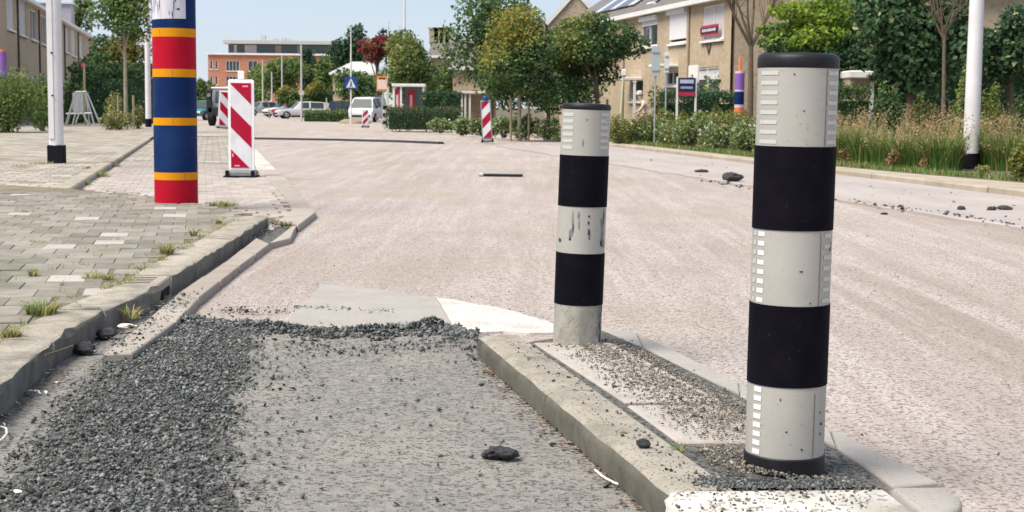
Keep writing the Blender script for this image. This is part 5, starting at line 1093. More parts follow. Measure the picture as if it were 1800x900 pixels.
# --- right terrace
hd = math.atan2(-3.05, 15.2)
c0 = D(1287, -8, 57.9); dR = np.array([math.sin(hd), math.cos(hd), 0]); nR = np.array([-dR[1], dR[0], 0]); FR = Facade(c0, dR, nR)
s_pipe = FR.sz(1214, 60)[0]; s_end = FR.sz(1100, 40)[0]
holesA = [FR.rect(1236, 9, 1272, 70)]; holesB = [FR.rect(1128, 36, 1155, 82), FR.rect(1177, 24, 1206, 76)]
gA = [FR.rect(1222, 118, 1262, 172)]; gB = [FR.rect(1171, 119, 1192, 150), FR.rect(1108, 140, 1130, 178)]
def house(label, fac, a0, a1, holes, depth_, wallm, name='terraced_house', roofm='roof_tile', group=None, z_r=RIDGE):
    T = thing(name, label, 'house', fac.P((a0 + a1) / 2, 0, -2), group); fac.wall(a0, a1, -.1, EAVE, holes, 'wall', wallm, T)
    bk = MB(); bk.box(fac.P((a0 + a1) / 2, EAVE / 2 - .05, -depth_ / 2 - .16), (a1 - a0 - .004, depth_ - .02, EAVE + .08), axes=fac.axes()); bk.build('rear_wall', wallm, T)
    r_ = roof_slab(fac, a0 + .002, a1 - .002, EAVE + .02, z_r, depth_ / 2, T, roofm)
    g_ = MB().box(fac.P((a0 + a1) / 2, EAVE - .07, .18), (a1 - a0 - .004, .34, .2), axes=fac.axes()).build('gutter', 'white_trim', T)
    return T, r_
HA, rA = house('tan brick terraced house end with a sale sign in its upper window', FR, 0, s_pipe, holesA + gA, 8.5, 'brick_tan')
HB, rB = house('tan brick terraced house with a white roller shutter upstairs', FR, s_pipe, s_end, holesB + gB, 8.5, 'brick_tan')
HC, rC = house('tan brick terraced house behind the dark street tree', FR, s_end, s_end + 7, [], 8.5, 'brick_tan')
HD, rD = house('tan brick terraced house beyond, hidden behind the street trees', FR, s_end + 7, s_end + 14, [], 8.5, 'brick_tan')
wA = FR.window(holesA[0], HA, 'curtain', mull=1); FR.window(gA[0], HA, 'window_glass', mull=1, curtain=.4)
FR.window(holesB[0], HB, 'window_glass', mull=1, transom=False, shutter=0.2); FR.window(holesB[1], HB, 'window_glass', mull=0, shutter=.86); FR.window(gB[0], HB, 'window_glass', mull=1, curtain=.3); FR.window(gB[1], HB, 'window_glass', mull=0)
# gable end facing the camera
gb = MB(); gv = [FR.P(-.003, -.1, -.15), FR.P(-.003, -.1, -8.6), FR.P(-.003, EAVE, -8.6), FR.P(-.003, RIDGE - .3, -4.3), FR.P(-.003, EAVE, -.15)]; gb.add(gv, [(0, 1, 2, 3, 4)]); gb.build('gable_wall', 'brick_tan', HA)
MB().box(FR.P(-.09, (EAVE + RIDGE) / 2 + .06, -2.1), (.14, 5.2, .22), axes=[FR.d, (-FR.n * 4.4 + np.array([0, 0, RIDGE - EAVE])) / np.linalg.norm(-FR.n * 4.4 + np.array([0, 0, RIDGE - EAVE])), np.cross(FR.d, (-FR.n * 4.4 + np.array([0, 0, RIDGE - EAVE])) / np.linalg.norm(-FR.n * 4.4 + np.array([0, 0, RIDGE - EAVE])))]).build('verge_board', 'white_trim', HA)
def vtube(fac, a, z0, z1, parent, m='downpipe', o=.06, r_=.05, name='downpipe'): MB().tube([fac.P(a, z0, o), fac.P(a, z1, o)], r_, 8).build(name, m, parent, smooth=True)
vtube(FR, s_pipe + .1, 0, EAVE - .15, HB); vtube(FR, s_end + .1, 0, EAVE - .15, HC)
# porch canopies
a_, z_ = FR.sz(1182, 116); MB().box(FR.P(a_, z_, .4), (1.6, .9, .12), axes=FR.axes(), bev=.02).build('porch_canopy', 'white_trim', HB)
a_, z_ = FR.sz(1118, 139); MB().box(FR.P(a_, z_, .4), (2.0, .9, .14), axes=FR.axes(), bev=.02).build('porch_canopy', 'white_trim', HB)
a_, z_ = FR.sz(1240, 130); MB().box(FR.P(a_, z_, .5), (1.2, .06, .7), axes=FR.axes()).build('white_screen', 'white_trim', HA)
a_, z_ = FR.sz(1247, 86)
for s_ in (-1, 1): MB().box(FR.P(a_ + s_ * .13, z_, .03), (.06, .04, .42), axes=[(FR.d * math.cos(.5) - np.array([0, 0, 1]) * math.sin(.5) * s_), FR.n, (FR.d * math.sin(.5) * s_ + np.array([0, 0, 1]) * math.cos(.5))]).build('wall_bracket', 'roof_dark', HA)
# skylight and solar panels on the roofs
def on_roof(fac, a, f, z_e=EAVE + .02, z_r=RIDGE, run=4.25, lift=.06):
    return fac.P(a, z_e + (z_r - z_e) * f + lift, .25 + (-run - .25) * f)
sl = np.array([0, 0, RIDGE - EAVE]) - FR.n * 4.5; sl /= np.linalg.norm(sl); sn = np.cross(FR.d, sl)
sn = sn if sn[2] > 0 else -sn
a_ = FR.sz(1137, 18)[0]; MB().box(on_roof(FR, a_, .22), (1.0, 1.1, .12), axes=[FR.d, sl, sn], bev=.02).build('skylight', 'window_glass', HB); MB().box(on_roof(FR, a_, .10, lift=.05), (1.15, .12, .12), axes=[FR.d, sl, sn]).build('skylight_frame', 'white_trim', HB)
for k in range(8): MB().box(on_roof(FR, s_end + .9 + k * 1.12, .32, lift=.1), (1.06, 1.7, .05), axes=[FR.d, sl, sn]).build('solar_panel', 'reflector_dull' if k % 3 == 0 else 'solar', HC if s_end + k * 1.12 + 1.5 < s_end + 7 else HD)
# sale boards
a0_, a1_, z0_, z1_ = FR.rect(1236, 44, 1266, 62)
T = thing('sale_sign', 'crimson and navy sale sign fixed in the upper window of the end house', 'sign', FR.P((a0_ + a1_) / 2, z0_, .1))
MB().box(FR.P((a0_ + a1_) / 2, (z0_ + z1_) / 2, .09), (a1_ - a0_, .03, z1_ - z0_), axes=FR.axes()).build('board', 'sign_crimson', T); MB().box(FR.P((a0_ + a1_) / 2, (z0_ + z1_) / 2, .115), ((a1_ - a0_) * .99, .02, (z1_ - z0_) * .52), axes=FR.axes()).build('navy_band', 'sign_navy', T)
for k in range(8): MB().box(FR.P(lerp(a0_, a1_, .14 + k * .1), (z0_ + z1_) / 2, .13), ((a1_ - a0_) * .065, .012, (z1_ - z0_) * (.24 if k % 3 else .3)), axes=FR.axes()).build('print_block', 'sign_white', T)
Y = 47; c = D(1207, 153, Y); w_, h_ = 30 * Y / F, 32 * Y / F; T = thing('sale_sign', 'low navy and red sale board on posts above the clipped hedge', 'sign', (c[0], c[1], .1))
MB().box(c, (w_, .04, h_)).build('board', 'sign_navy', T); MB().box(c + np.array([0, -.025, -h_ * .38]), (w_ * .98, .02, h_ * .2)).build('red_band', 'sign_crimson', T); MB().box(c + np.array([0, -.03, h_ * .3]), (w_ * .8, .02, h_ * .2)).build('pale_band', 'plastic_print', T)
for k in range(6): MB().box(c + np.array([(-.3 + k * .12) * w_, -.03, -.02]), (w_ * .08, .015, h_ * .12)).build('print_block', 'plastic_print', T)
for s_ in (-1, 1): MB().box(np.array([c[0] + s_ * w_ * .54, c[1] + .03, (c[2] + h_ * .55) / 2]), (.06, .06, c[2] + h_ * .55)).build('post', 'white_trim', T)
# house with gable towards the camera behind
Y = 92; gl, gr = D(962, 60, Y), D(1062, 60, Y); ap = D(1012, -12, Y); T = thing('gabled_house', 'brown brick gable with white verge boards behind the street trees', 'house', ((gl[0] + gr[0]) / 2, Y + 4, 0))
zl = D(962, 45, Y)[2]
MB().add([(gl[0], Y, -.1), (gr[0], Y, -.1), (gr[0], Y, zl), (ap[0], Y, ap[2]), (gl[0], Y, zl), (gl[0], Y + 8, -.1), (gr[0], Y + 8, -.1), (gr[0], Y + 8, zl), (ap[0], Y + 8, ap[2]), (gl[0], Y + 8, zl)], [(0, 1, 2, 3, 4), (9, 8, 7, 6, 5), (0, 4, 9, 5), (1, 6, 7, 2)]).build('wall', 'brick_tan', T)
for s_, e_ in ((-1, gl), (1, gr)):
    p1 = np.array([ap[0], Y - .1, ap[2] + .12]); p2 = np.array([e_[0] + s_ * .35, Y - .1, zl - .2]); MB().add([p1, p2, p2 + np.array([0, 8.3, 0]), p1 + np.array([0, 8.3, 0]), p1 + np.array([0, 0, .14]), p2 + np.array([0, 0, .14]), p2 + np.array([0, 8.3, .14]), p1 + np.array([0, 8.3, .14])], [(3, 2, 1, 0), (4, 5, 6, 7), (0, 1, 5, 4), (1, 2, 6, 5), (2, 3, 7, 6), (3, 0, 4, 7)]).build('roof', 'roof_dark', T)
    MB().add([p1 + np.array([0, -.05, -.2]), p2 + np.array([0, -.05, -.2]), p2 + np.array([0, -.05, .16]), p1 + np.array([0, -.05, .16])], [(0, 1, 2, 3)]).build('verge_board', 'white_trim', T)
# --- left terrace
EAVE = 6.5; RIDGE = 9.6
cL = D(41, 0, 64.6 * 5.35 / 4.45); eL = D(165, 70, 105.0 * 5.35 / 4.45); dL = (eL - cL); dL[2] = 0; LL = np.linalg.norm(dL); dL /= LL; nL = np.array([dL[1], -dL[0], 0]); FL_ = Facade(cL, dL, nL)
wins = [(11, -8, 25, 52), (33, 2, 46, 62), (53, 18, 65, 70), (72, 28, 82, 78), (114, 50, 121, 92), (125, 54, 133, 98), (139, 64, 146, 101)]
hl = [FL_.rect(*w_) for w_ in wins]; s0 = FL_.sz(-40, -30)[0]; cutsL = [s0, FL_.sz(33, 60)[0] - .5, FL_.sz(68, 60)[0], FL_.sz(113, 60)[0] - .3, FL_.sz(137, 90)[0], LL + 1]
names = ['tan brick terraced house on the left at the picture edge with tall pale window', 'left terraced house with two tall upper windows above the garden bush', 'left terraced house behind the wide white post', 'left terraced house just past the wide white post', 'last terraced house of the left row beside the dark shrub tree']
for k in range(5):
    hs = [h for h in hl if cutsL[k] < h[0] and h[1] < cutsL[k + 1]]
    T, r_ = house(names[k], FL_, cutsL[k], cutsL[k + 1], hs, 8.5, 'brick_tan', roofm='roof_dark')
    for j, h in enumerate(hs): FL_.window(h, T, 'curtain' if (k + j) % 3 != 2 else 'window_glass', mull=1 if (h[1] - h[0]) > 1.5 else 0, shutter=.0, sill=True)
    vtube(FL_, cutsL[k + 1] - .15, 0, EAVE - .2, T, 'roof_dark')
    mid_ = (cutsL[k] + cutsL[k + 1]) / 2; MB().box(FL_.P(mid_, 2.4, .5), (2.2, 1.0, .14), axes=FL_.axes()).build('porch_canopy', 'white_trim', T); MB().box(FL_.P(mid_, 1.2, .02), (1.0, .06, 2.2), axes=FL_.axes()).build('door', 'roof_dark', T)
    if k in (1, 3): MB().box(FL_.P(mid_, RIDGE + .3, -4.25), (.7, .7, 1.3), axes=FL_.axes()).build('chimney', 'brick_tan', T)
    if k == 4: MB().box(FL_.P(mid_ - 1.5, EAVE + 1.45, -2.2), (3.4, 2.6, 1.5), axes=FL_.axes(), bev=.03).build('dormer', 'lilac_panel', T); MB().box(FL_.P(mid_ - 1.5, EAVE + 2.24, -2.1), (3.7, 2.9, .1), axes=FL_.axes()).build('dormer_roof', 'white_trim', T)
EAVE, RIDGE = 5.6, 8.6
# --- brick apartment block far down the road
YA = 285.0; FA = Facade((D(366, 150, YA)[0], YA, 0), (1, 0, 0), (0, -1, 0))
a_end, z_top = FA.sz(585, 97); T = thing('apartment_block', 'orange brick apartment block with a glazed flat roofed top storey at the road end', 'building', FA.P(10, 0, -6))
wl = [(369, 107, 374, 122), (378, 107, 383, 122), (397, 107, 421, 125), (436, 107, 453, 125), (469, 108, 476, 124), (486, 108, 508, 125)]; wl += [(a, y0 + 27, c_, y1 + 27) for a, y0, c_, y1 in wl]; wl += [(a, y0 + 54, c_, min(y1 + 54, 183)) for a, y0, c_, y1 in wl[:6]]
ha = [FA.rect(*w_) for w_ in wl]; FA.wall(0, a_end, -.1, z_top, ha, 'wall', 'brick_orange', T, .3)
MB().box(FA.P(a_end / 2, z_top / 2 - .1, -7.2), (a_end, 13.6, z_top - .1), axes=FA.axes()).build('rear_wall', 'brick_orange', T)
for h in ha: FA.window(h, T, 'window_glass', mull=0 if h[1] - h[0] < 1 else (1 if h[1] - h[0] < 2 else 3), sill=True)
MB().box(FA.P(a_end / 2, z_top + .05, .1), (a_end + .3, .6, .35), axes=FA.axes()).build('parapet', 'white_trim', T)
ap0, zz0 = FA.sz(398, 97); ap1, zz1 = FA.sz(640, 80); MB().box(FA.P((ap0 + ap1) / 2, (z_top + zz1) / 2, -6), (ap1 - ap0, 8, zz1 - z_top), axes=FA.axes()).build('top_storey', 'glass_teal', T)
for x0, x1, m_ in ((408, 413, 'white_trim'), (427, 448, 'shutter_white'), (481, 492, 'slat_pale'), (520, 526, 'slat_pale')):
    a0_ = FA.sz(x0, 90)[0]; a1_ = FA.sz(x1, 90)[0]; MB().box(FA.P((a0_ + a1_) / 2, (z_top + zz1) / 2, -1.95), (a1_ - a0_, .12, (zz1 - z_top) * .96), axes=FA.axes()).build('facade_panel', m_, T)
ap0, _ = FA.sz(393, 78); ap1, zr1 = FA.sz(648, 75); MB().box(FA.P((ap0 + ap1) / 2, (zz1 + zr1) / 2 + .15, -5), (ap1 - ap0, 11, zr1 - zz1 + .1), axes=FA.axes()).build('roof', 'pole_grey', T)
for x_, h_ in ((457, 1.2), (478, .6), (493, .7), (503, .5)): a_, _ = FA.sz(x_, 76); MB().box(FA.P(a_, zr1 + h_ / 2 + .1, -4), (.9, .9, h_ + .1), axes=FA.axes()).build('roof_vent', 'pole_grey', T)
# --- small houses in the middle distance
def pitched(label, pxs, Y, y_e, y_r, wallm='brick_tan', roofm='roof_tile', ridge_px=None, chim=(), depth_=7, name='small_house'):
    x0, x1 = D(pxs[0], 150, Y)[0], D(pxs[1], 150, Y)[0]; ze, zr = D(pxs[0], y_e, Y)[2], D(pxs[0], y_r, Y)[2]; T = thing(name, label, 'house', ((x0 + x1) / 2, Y + depth_ / 2, 0))
    MB().box(((x0 + x1) / 2, Y + depth_ / 2, ze / 2 - .05), (x1 - x0, depth_, ze + .1)).build('wall', wallm, T)
    r0, r1 = (D(ridge_px[0], 150, Y)[0], D(ridge_px[1], 150, Y)[0]) if ridge_px else (x0, x1)
    MB().add([(x0 - .3, Y - .4, ze), (x1 + .3, Y - .4, ze), (x1 + .3, Y + depth_ + .4, ze), (x0 - .3, Y + depth_ + .4, ze), (r0, Y + depth_ / 2, zr), (r1, Y + depth_ / 2, zr)], [(0, 1, 5, 4), (2, 3, 4, 5), (1, 2, 5), (3, 0, 4), (3, 2, 1, 0)]).build('roof', roofm, T)
    MB().box(((x0 + x1) / 2, Y - .45, ze - .08), (x1 - x0 + .6, .12, .22)).build('gutter', 'white_trim', T)
    for cx in chim: X = D(cx, 150, Y)[0]; MB().box((X, Y + depth_ / 2 - .5, zr + .25), (.8, .8, 1.3)).build('chimney', 'brick_tan', T); MB().box((X, Y + depth_ / 2 - .5, zr + .95), (1.0, 1.0, .12)).build('chimney_cap', 'slat_pale', T)
    return T, x0, x1, ze
pitched('low house with a pale grey roof behind the round green tree', (585, 660), 140, 128, 106, 'brick_tan', 'pole_grey', (612, 648))
pitched('row house roof with chimneys behind the tall green tree', (757, 850), 130, 98, 66, 'brick_tan', 'roof_tile', (757, 850), (759, 768, 778, 788))
T, x0, x1, ze = pitched('pale brick house front with a white canopy behind the shrubs', (796, 870), 96, 118, 88, 'brick_tan', 'roof_tile', (796, 870))
z_ = D(820, 162, 96)[2]; MB().box(((x0 + x1) / 2 + .1, 95.4, z_), (x1 - x0 - .4, 1.0, .16)).build('canopy', 'white_trim', T)
for px_ in (812, 818, 826): X = D(px_, 170, 95.1)[0]; MB().box((X, 95.1, z_ / 2), (.12, .12, z_)).build('canopy_post', 'white_trim', T)
MB().box((D(806, 175, 95.9)[0], 95.93, 1.1), (.9, .08, 2.1)).build('door', 'roof_dark', T)
T, x0, x1, ze = pitched('pale wall of the neighbouring house above the broad leaved tree', (1660, 2000), 52, -30, -120, 'brick_tan')
# garden shed right of thick bollard
Y = 39.0; c = D(1506, 143, Y); T = thing('garden_shed', 'small shed with a white roof behind the clipped green hedge', 'shed', (c[0], c[1], .1)); w_ = 42 * Y / F
MB().box((c[0], c[1], c[2] / 2 + .05), (w_, 1.2, c[2] + .05)).build('wall', 'brick_tan', T); MB().box((c[0], c[1] - .1, c[2] + .16), (w_ * 1.15, 1.5, .2), bev=.03).build('roof', 'white_trim', T); MB().box((c[0] + w_ * .4, c[1] - .62, c[2] / 2), (.09, .06, c[2])).build('corner_post', 'white_trim', T)
# ------------------------------------------------------------------ street things in the middle distance
def wrapped(px, pyb, yb_list, wpx, Y, label, spike=None):
    base = D(px, hor(px), Y); base[2] = .1; rr = wpx / 2 * Y / F; T = thing('painted_post', label, 'post', base); prev = .1
    for y, m_ in yb_list: z_ = D(px, y, Y)[2]; MB().lathe([(rr, prev - .1), (rr, z_ - .1)], base, n=20).build('band', m_, T, smooth=True); prev = z_
    if spike: z_ = D(px, spike[0], Y)[2]; MB().lathe([(rr * .3, prev - .1), (rr * .3, z_ - .25), (.01, z_ - .1)], base, n=12).build('tip', spike[1], T, smooth=True)
wrapped(1299, 0, [(189, 'post_orange'), (184, 'post_lilac_ring'), (161, 'post_blue'), (158, 'post_lilac_ring'), (129, 'post_purple'), (125, 'post_lilac_ring')], 17, 47, 'wrapped post in purple, blue and orange with a thin orange tip by the right house', (99, 'post_orange'))
wrapped(6, 0, [(160, 'post_blue'), (91, 'post_purple'), (87, 'post_orange')], 15, 62, 'lilac wrapped post with orange rim above the left garden bush', None)
# sign backs on posts in front of the right houses
def sign_back(px, y0, y1, wpx, Y, label, m='sign_grey_back', tilt=0, wire=3):
    base = D(px, hor(px), Y); base[2] = .1; zt = D(px, y0, Y)[2]; zb = D(px, y1, Y)[2]; w_ = wpx * Y / F; T = thing('road_sign', label, 'sign', base)
    MB().tube([base - np.array([0, 0, .1]), np.array([base[0], base[1], zt])], wire / 2 * Y / F, 8).build('post', 'galvanised', T, smooth=True); MB().box((base[0], base[1] - .05, (zt + zb) / 2), (w_, .03, zt - zb), bev=.006).build('plate', m, T)
    for z_ in (zb + .2 * (zt - zb), zt - .2 * (zt - zb)): MB().box((base[0], base[1] - .075, z_), (w_ * .9, .02, .05)).build('rail', 'galvanised', T)
sign_back(1151, 81, 134, 15, 43, 'grey back of a tall road sign on a post before the tan houses')
sign_back(1170, 92, 128, 8, 46, 'narrow pale sign on a thin post beside the taller road sign', 'sign_white')
T = thing('garden_lamp', 'thin pale pole with a small lamp head in front of the dark street tree', 'pole', (*D(1090, hor(1090), 44)[:2], .1))
p0, p1 = D(1088, 215, 44), D(1096, 132, 44); MB().tube([np.array([p0[0], p0[1], 0]), p1], [.035, .03], 8).build('shaft', 'pole_olive', T, smooth=True); MB().box(p1 + np.array([0, 0, .08]), (.13, .13, .2), bev=.02).build('head', 'white_trim', T)
T = thing('house_number_post', 'white post at the garden gate left of the sign posts', 'post', (*D(1115, hor(1115), 54)[:2], .1)); p0, p1 = D(1115, 178, 54), D(1116, 145, 54); MB().box((p0[0], p0[1], p1[2] / 2), (.09, .09, p1[2])).build('shaft', 'white_trim', T); MB().box((p0[0], p0[1], p1[2] + .03), (.13, .13, .06)).build('post_cap', 'white_trim', T)
# metal metal rack on the left
T = thing('bicycle_rack', 'galvanised metal rack of leaning tubes on the left pavement by the slender tree', 'rack', (*D(145, 217, 64.0)[:2], .13)); Yk = 64.0
def seg(a, b_, r_=.036, nm='tube', m='galvanised'):
    b_ = (b_[0], b_[1] + (4 if b_[1] > 205 else 0), *b_[2:]); MB().tube([D(*a, Yk + (a[2] if len(a) > 2 else 0)) if len(a) == 2 else D(a[0], a[1], Yk + a[2]), D(b_[0], b_[1], Yk + (b_[2] if len(b_) > 2 else 0))], r_, 6).build(nm, m, T, smooth=True)
for a, b_ in (((133, 162), (115, 217)), ((134, 163, 1.2), (118, 214, 1.2)), ((143, 160), (127, 217)), ((150, 163), (166, 216)), ((150, 160, 1.2), (158, 217, 1.0)), ((153, 163), (179, 222)), ((138, 163), (138, 197)), ((145, 161), (146, 197)), ((116, 200), (162, 199)), ((132, 162), (152, 161)), ((140, 198), (133, 212)), ((145, 198), (156, 214))): seg(a, b_)
MB().box(D(136, 180, Yk + .6), (.4, .05, .85)).build('panel', 'galvanised', T)
T = thing('marker_post', 'thin wooden post with a red top behind the metal rack', 'post', (*D(148, hor(148), 66)[:2], .13)); p1 = D(148, 112, 66); MB().tube([np.array([p1[0], p1[1], .1]), p1], .05, 6).build('shaft', 'stake', T); MB().box(p1 - np.array([.05, 0, .08]), (.16, .08, .18)).build('red_top', 'sign_crimson', T)
# bus shelter
Y = 84.0; T = thing('bus_shelter', 'white framed bus shelter with red poster panels behind the dark hedge', 'bus shelter', (*D(717, hor(717), Y)[:2], 0))
zt = D(717, 152, Y)[2]; xs = [D(p_, 150, Y)[0] for p_ in (692, 705, 744)]
for i, X in enumerate(xs):
    for dy in ((0, 1.3) if i != 1 else (0,)): MB().box((X, Y + dy, zt / 2), (.1, .1, zt)).build('post', 'white_trim', T)
MB().box(((xs[0] + xs[2]) / 2, Y + .65, zt + .07), (xs[2] - xs[0] + .2, 1.6, .16), bev=.02).build('roof', 'white_trim', T); MB().box(((xs[1] + xs[2]) / 2, Y + 1.25, zt / 2 + .2), (xs[2] - xs[1] - .1, .03, zt - .5)).build('rear_glass', 'glass_teal', T)
MB().box(((xs[0] + xs[1]) / 2, Y + .1, zt / 2 + .1), (xs[1] - xs[0] - .12, .06, zt - .45)).build('poster_panel', 'sign_crimson', T); MB().box((D(721, 170, Y)[0], Y + 1.1, zt / 2 + .15), (.42, .06, 1.6)).build('poster_panel', 'sign_crimson', T)
for X, dy in (((xs[0] + xs[1]) / 2, .05), (D(721, 170, Y)[0], 1.05)): MB().box((X - .02, Y + dy, zt / 2 + .2), (.14, .02, .9)).build('poster_print', 'sign_pinkish', T)
# orange sign
Y = 80.0; c = D(672, 147, Y); T = thing('works_sign', 'orange bordered roadworks sign on a post beside the bus shelter', 'sign', (c[0], Y, 0)); w_, h_ = 19 * Y / F, 25 * Y / F
MB().tube([np.array([c[0] + .05, Y, 0]), np.array([c[0] + .05, Y, c[2]])], .05, 8).build('post', 'galvanised', T); MB().box(c + np.array([0, -.06, 0]), (w_, .03, h_), bev=.005).build('plate', 'sign_orange', T); MB().box(c + np.array([0, -.085, -h_ * .06]), (w_ * .86, .02, h_ * .66)).build('sign_print', 'sign_pinkish', T)
for k in range(4): MB().box(c + np.array([(k - 1.5) * w_ * .16, -.085, h_ * .36]), (w_ * .1, .02, h_ * .12)).build('print_block', 'foot_black', T)
T = thing('utility_post', 'pale post with a small box beside the distant bollard', 'post', (*D(682, hor(682), 76)[:2], 0)); p1 = D(682, 153, 76); MB().box((p1[0], 76, p1[2] / 2), (.11, .11, p1[2])).build('shaft', 'pole_olive', T); MB().box(D(684, 187, 75.9), (.26, .2, .28), bev=.02).build('box', 'slat_pale', T)
# heap of sand at the sign pole foot
q = np.random.default_rng(5); base = G(622, 217, 0); sc = base[1] / F; bm = bmesh.new(); bmesh.ops.create_icosphere(bm, subdivisions=4, radius=1)
for v in bm.verts: h_ = 1 + .12 * vnoise(v.co.x, v.co.y, 3); v.co = Vector((v.co.x * 27 * sc * h_, v.co.y * 1.4 * h_, max(-.05, v.co.z * 9 * sc * h_)))
me = bpy.data.meshes.new('sand_heap'); bm.to_mesh(me); bm.free(); me.materials.append(MATS['sand']); o = bpy.data.objects.new('sand_heap', me); COL.objects.link(o); o.location = (base[0], base[1] + .8, 0); tag(o, 'low heap of sand at the foot of the crossing sign pole', 'sand heap')

# ------------------------------------------------------------------ vehicles
def car(name, label, px, Y, yaw, L, W, H, paint, kind='estate', group=None):
    """local x = length (front +), y = width; stations give bonnet, belt and roof heights"""
    base = D(px, hor(px), Y); base[2] = 0; T = thing(name, label, 'car' if kind != 'van' else 'van', base, group); T.rotation_euler = (0, 0, yaw); T0 = np.array(base)
    zb = .28; belt = H * .58 if kind != 'van' else H * .55
    if kind == 'van': st_ = [(-.5, belt, H * .93, .95), (-.48, belt, H * .985, .97), (-.1, belt, H, .98), (.2, belt, H * .99, .97), (.33, belt, H * .93, .95), (.44, belt * .98, belt * 1.02, .93), (.49, belt * .8, belt * .82, .9), (.5, belt * .6, belt * .62, .86)]
    else: st_ = [(-.5, belt * .95, belt * .97, .9), (-.47, belt * 1.02, belt * 1.1, .94), (-.38 if kind == 'estate' else -.33, belt, H * .97, .98), (-.1, belt, H, 1), (.08, belt, H * .97, 1), (.22, belt * .97, belt * 1.0, .99), (.42, belt * .86, belt * .88, .95), (.49, belt * .7, belt * .72, .88), (.5, belt * .5, belt * .52, .82)]
    b_ = MB(); vs = []; c = 9
    for f, bl, tp, wf in st_:
        w_ = W / 2 * wf; tw = w_ * (.78 if tp > bl * 1.15 else .94)
        ring_ = [(-w_ * .92, zb), (-w_, zb + .12), (-w_, bl), (-tw, tp - .03), (0, tp), (tw, tp - .03), (w_, bl), (w_, zb + .12), (w_ * .92, zb)]
        vs += [T0 + np.array([f * L, y_, z_]) for y_, z_ in ring_]
    fs = [tuple(range(c)), tuple(range((len(st_) - 1) * c, len(st_) * c))[::-1]]
    for i in range(len(st_) - 1):
        for j in range(c): fs.append((i * c + j, i * c + (j + 1) % c, (i + 1) * c + (j + 1) % c, (i + 1) * c + j)[::-1])
    b_.add(vs, fs); b_.build('body', paint, T, smooth=True)
    V = lambda i, j: np.array(vs[i * c + j])
    def pane(i0, i1, j0, j1, ins=.12, nm='window'):
        A = [V(i0, j0), V(i1, j0), V(i1, j1), V(i0, j1)]; cen = sum(A) / 4; A = [cen + (p_ - cen) * (1 - ins) for p_ in A]; nn = np.cross(A[1] - A[0], A[3] - A[0]); nn /= np.linalg.norm(nn) + 1e-9
        if nn @ (cen - (T0 + np.array([0, 0, H * .5]))) < 0: nn = -nn
        MB().add([p_ + nn * (.045 if j1 - j0 == 2 else .014) for p_ in A], [(0, 1, 2, 3)]).build(nm, 'car_glass', T)
    if kind == 'van': pane(4, 5, 3, 5, .1, 'windscreen'); pane(2, 3, 2, 3, .2); pane(2, 3, 5, 6, .2); pane(3, 4, 2, 3, .14); pane(3, 4, 5, 6, .14); pane(0, 1, 3, 5, .3)
    else:
        pane(4, 5, 3, 5, .1, 'windscreen'); pane(1, 2, 3, 5, .14, 'rear_window')
        for i in (2, 3): pane(i, i + 1, 2, 3, .13); pane(i, i + 1, 5, 6, .13)
    for fx in (-.31, .33):
        for s_ in (-1, 1):
            wc = T0 + np.array([fx * L, s_ * (W / 2 - .09), .31]); wh = MB().lathe([(.26, -.1), (.31, -.08), (.31, .08), (.26, .1)], wc, (0, 1, 0), 20).build('wheel', 'tyre', T, smooth=True); MB().lathe([(.19, 0), (.17, .02)], wc + np.array([0, s_ * .095, 0]), (0, s_, 0), 14).build('rim', 'rim', wh, smooth=True)
    fb = .5 * L
    for s_ in (-1, 1): MB().box(T0 + np.array([fb * .97, s_ * W * .34, belt * .68]), (.1, W * .2, .14), bev=.02).build('headlight', 'lamp_clear', T); MB().box(T0 + np.array([-fb * .985, s_ * W * .4, belt * .85]), (.08, W * .12, .26), bev=.02).build('tail_light', 'lamp_red', T)
    MB().box(T0 + np.array([fb * .985, 0, .42]), (.12, W * .75, .16), bev=.02).build('bumper', 'car_trim', T); MB().box(T0 + np.array([-fb * .985, 0, .42]), (.12, W * .75, .16), bev=.02).build('bumper', 'car_trim', T)
    if kind == 'van':
        for s_ in (-1, 1): MB().box(T0 + np.array([L * .36, s_ * (W / 2 + .08), belt * 1.1]), (.1, .16, .2), bev=.02).build('mirror', 'car_trim', T)
    return T
car('estate_car', 'white estate car parked beside the pole with a round plate', 532, 122, R(198), 4.4, 1.8, 1.42, 'car_white')
car('hatchback_car', 'white car parked behind the white estate', 502, 136, R(215), 4.0, 1.75, 1.5, 'car_white', 'hatch')
car('hatchback_car', 'pale silver car parked farthest down the row by the poles', 458, 150, R(225), 4.1, 1.75, 1.45, 'car_silver', 'hatch')
car('estate_car', 'silver car roof showing between the white cars', 552, 140, R(195), 4.5, 1.8, 1.55, 'car_silver')
car('hatchback_car', 'navy blue car standing behind the low hedge', 590, 130, R(200), 4.2, 1.8, 1.55, 'car_navy', 'hatch')
car('delivery_van', 'white van facing the camera near the roadside hedge', 647, 104, R(262), 4.6, 1.85, 1.75, 'car_white', 'van')
car('hatchback_car', 'teal car by the left edge of the far road', 362, 105, R(250), 4.0, 1.7, 1.4, 'car_teal', 'hatch')
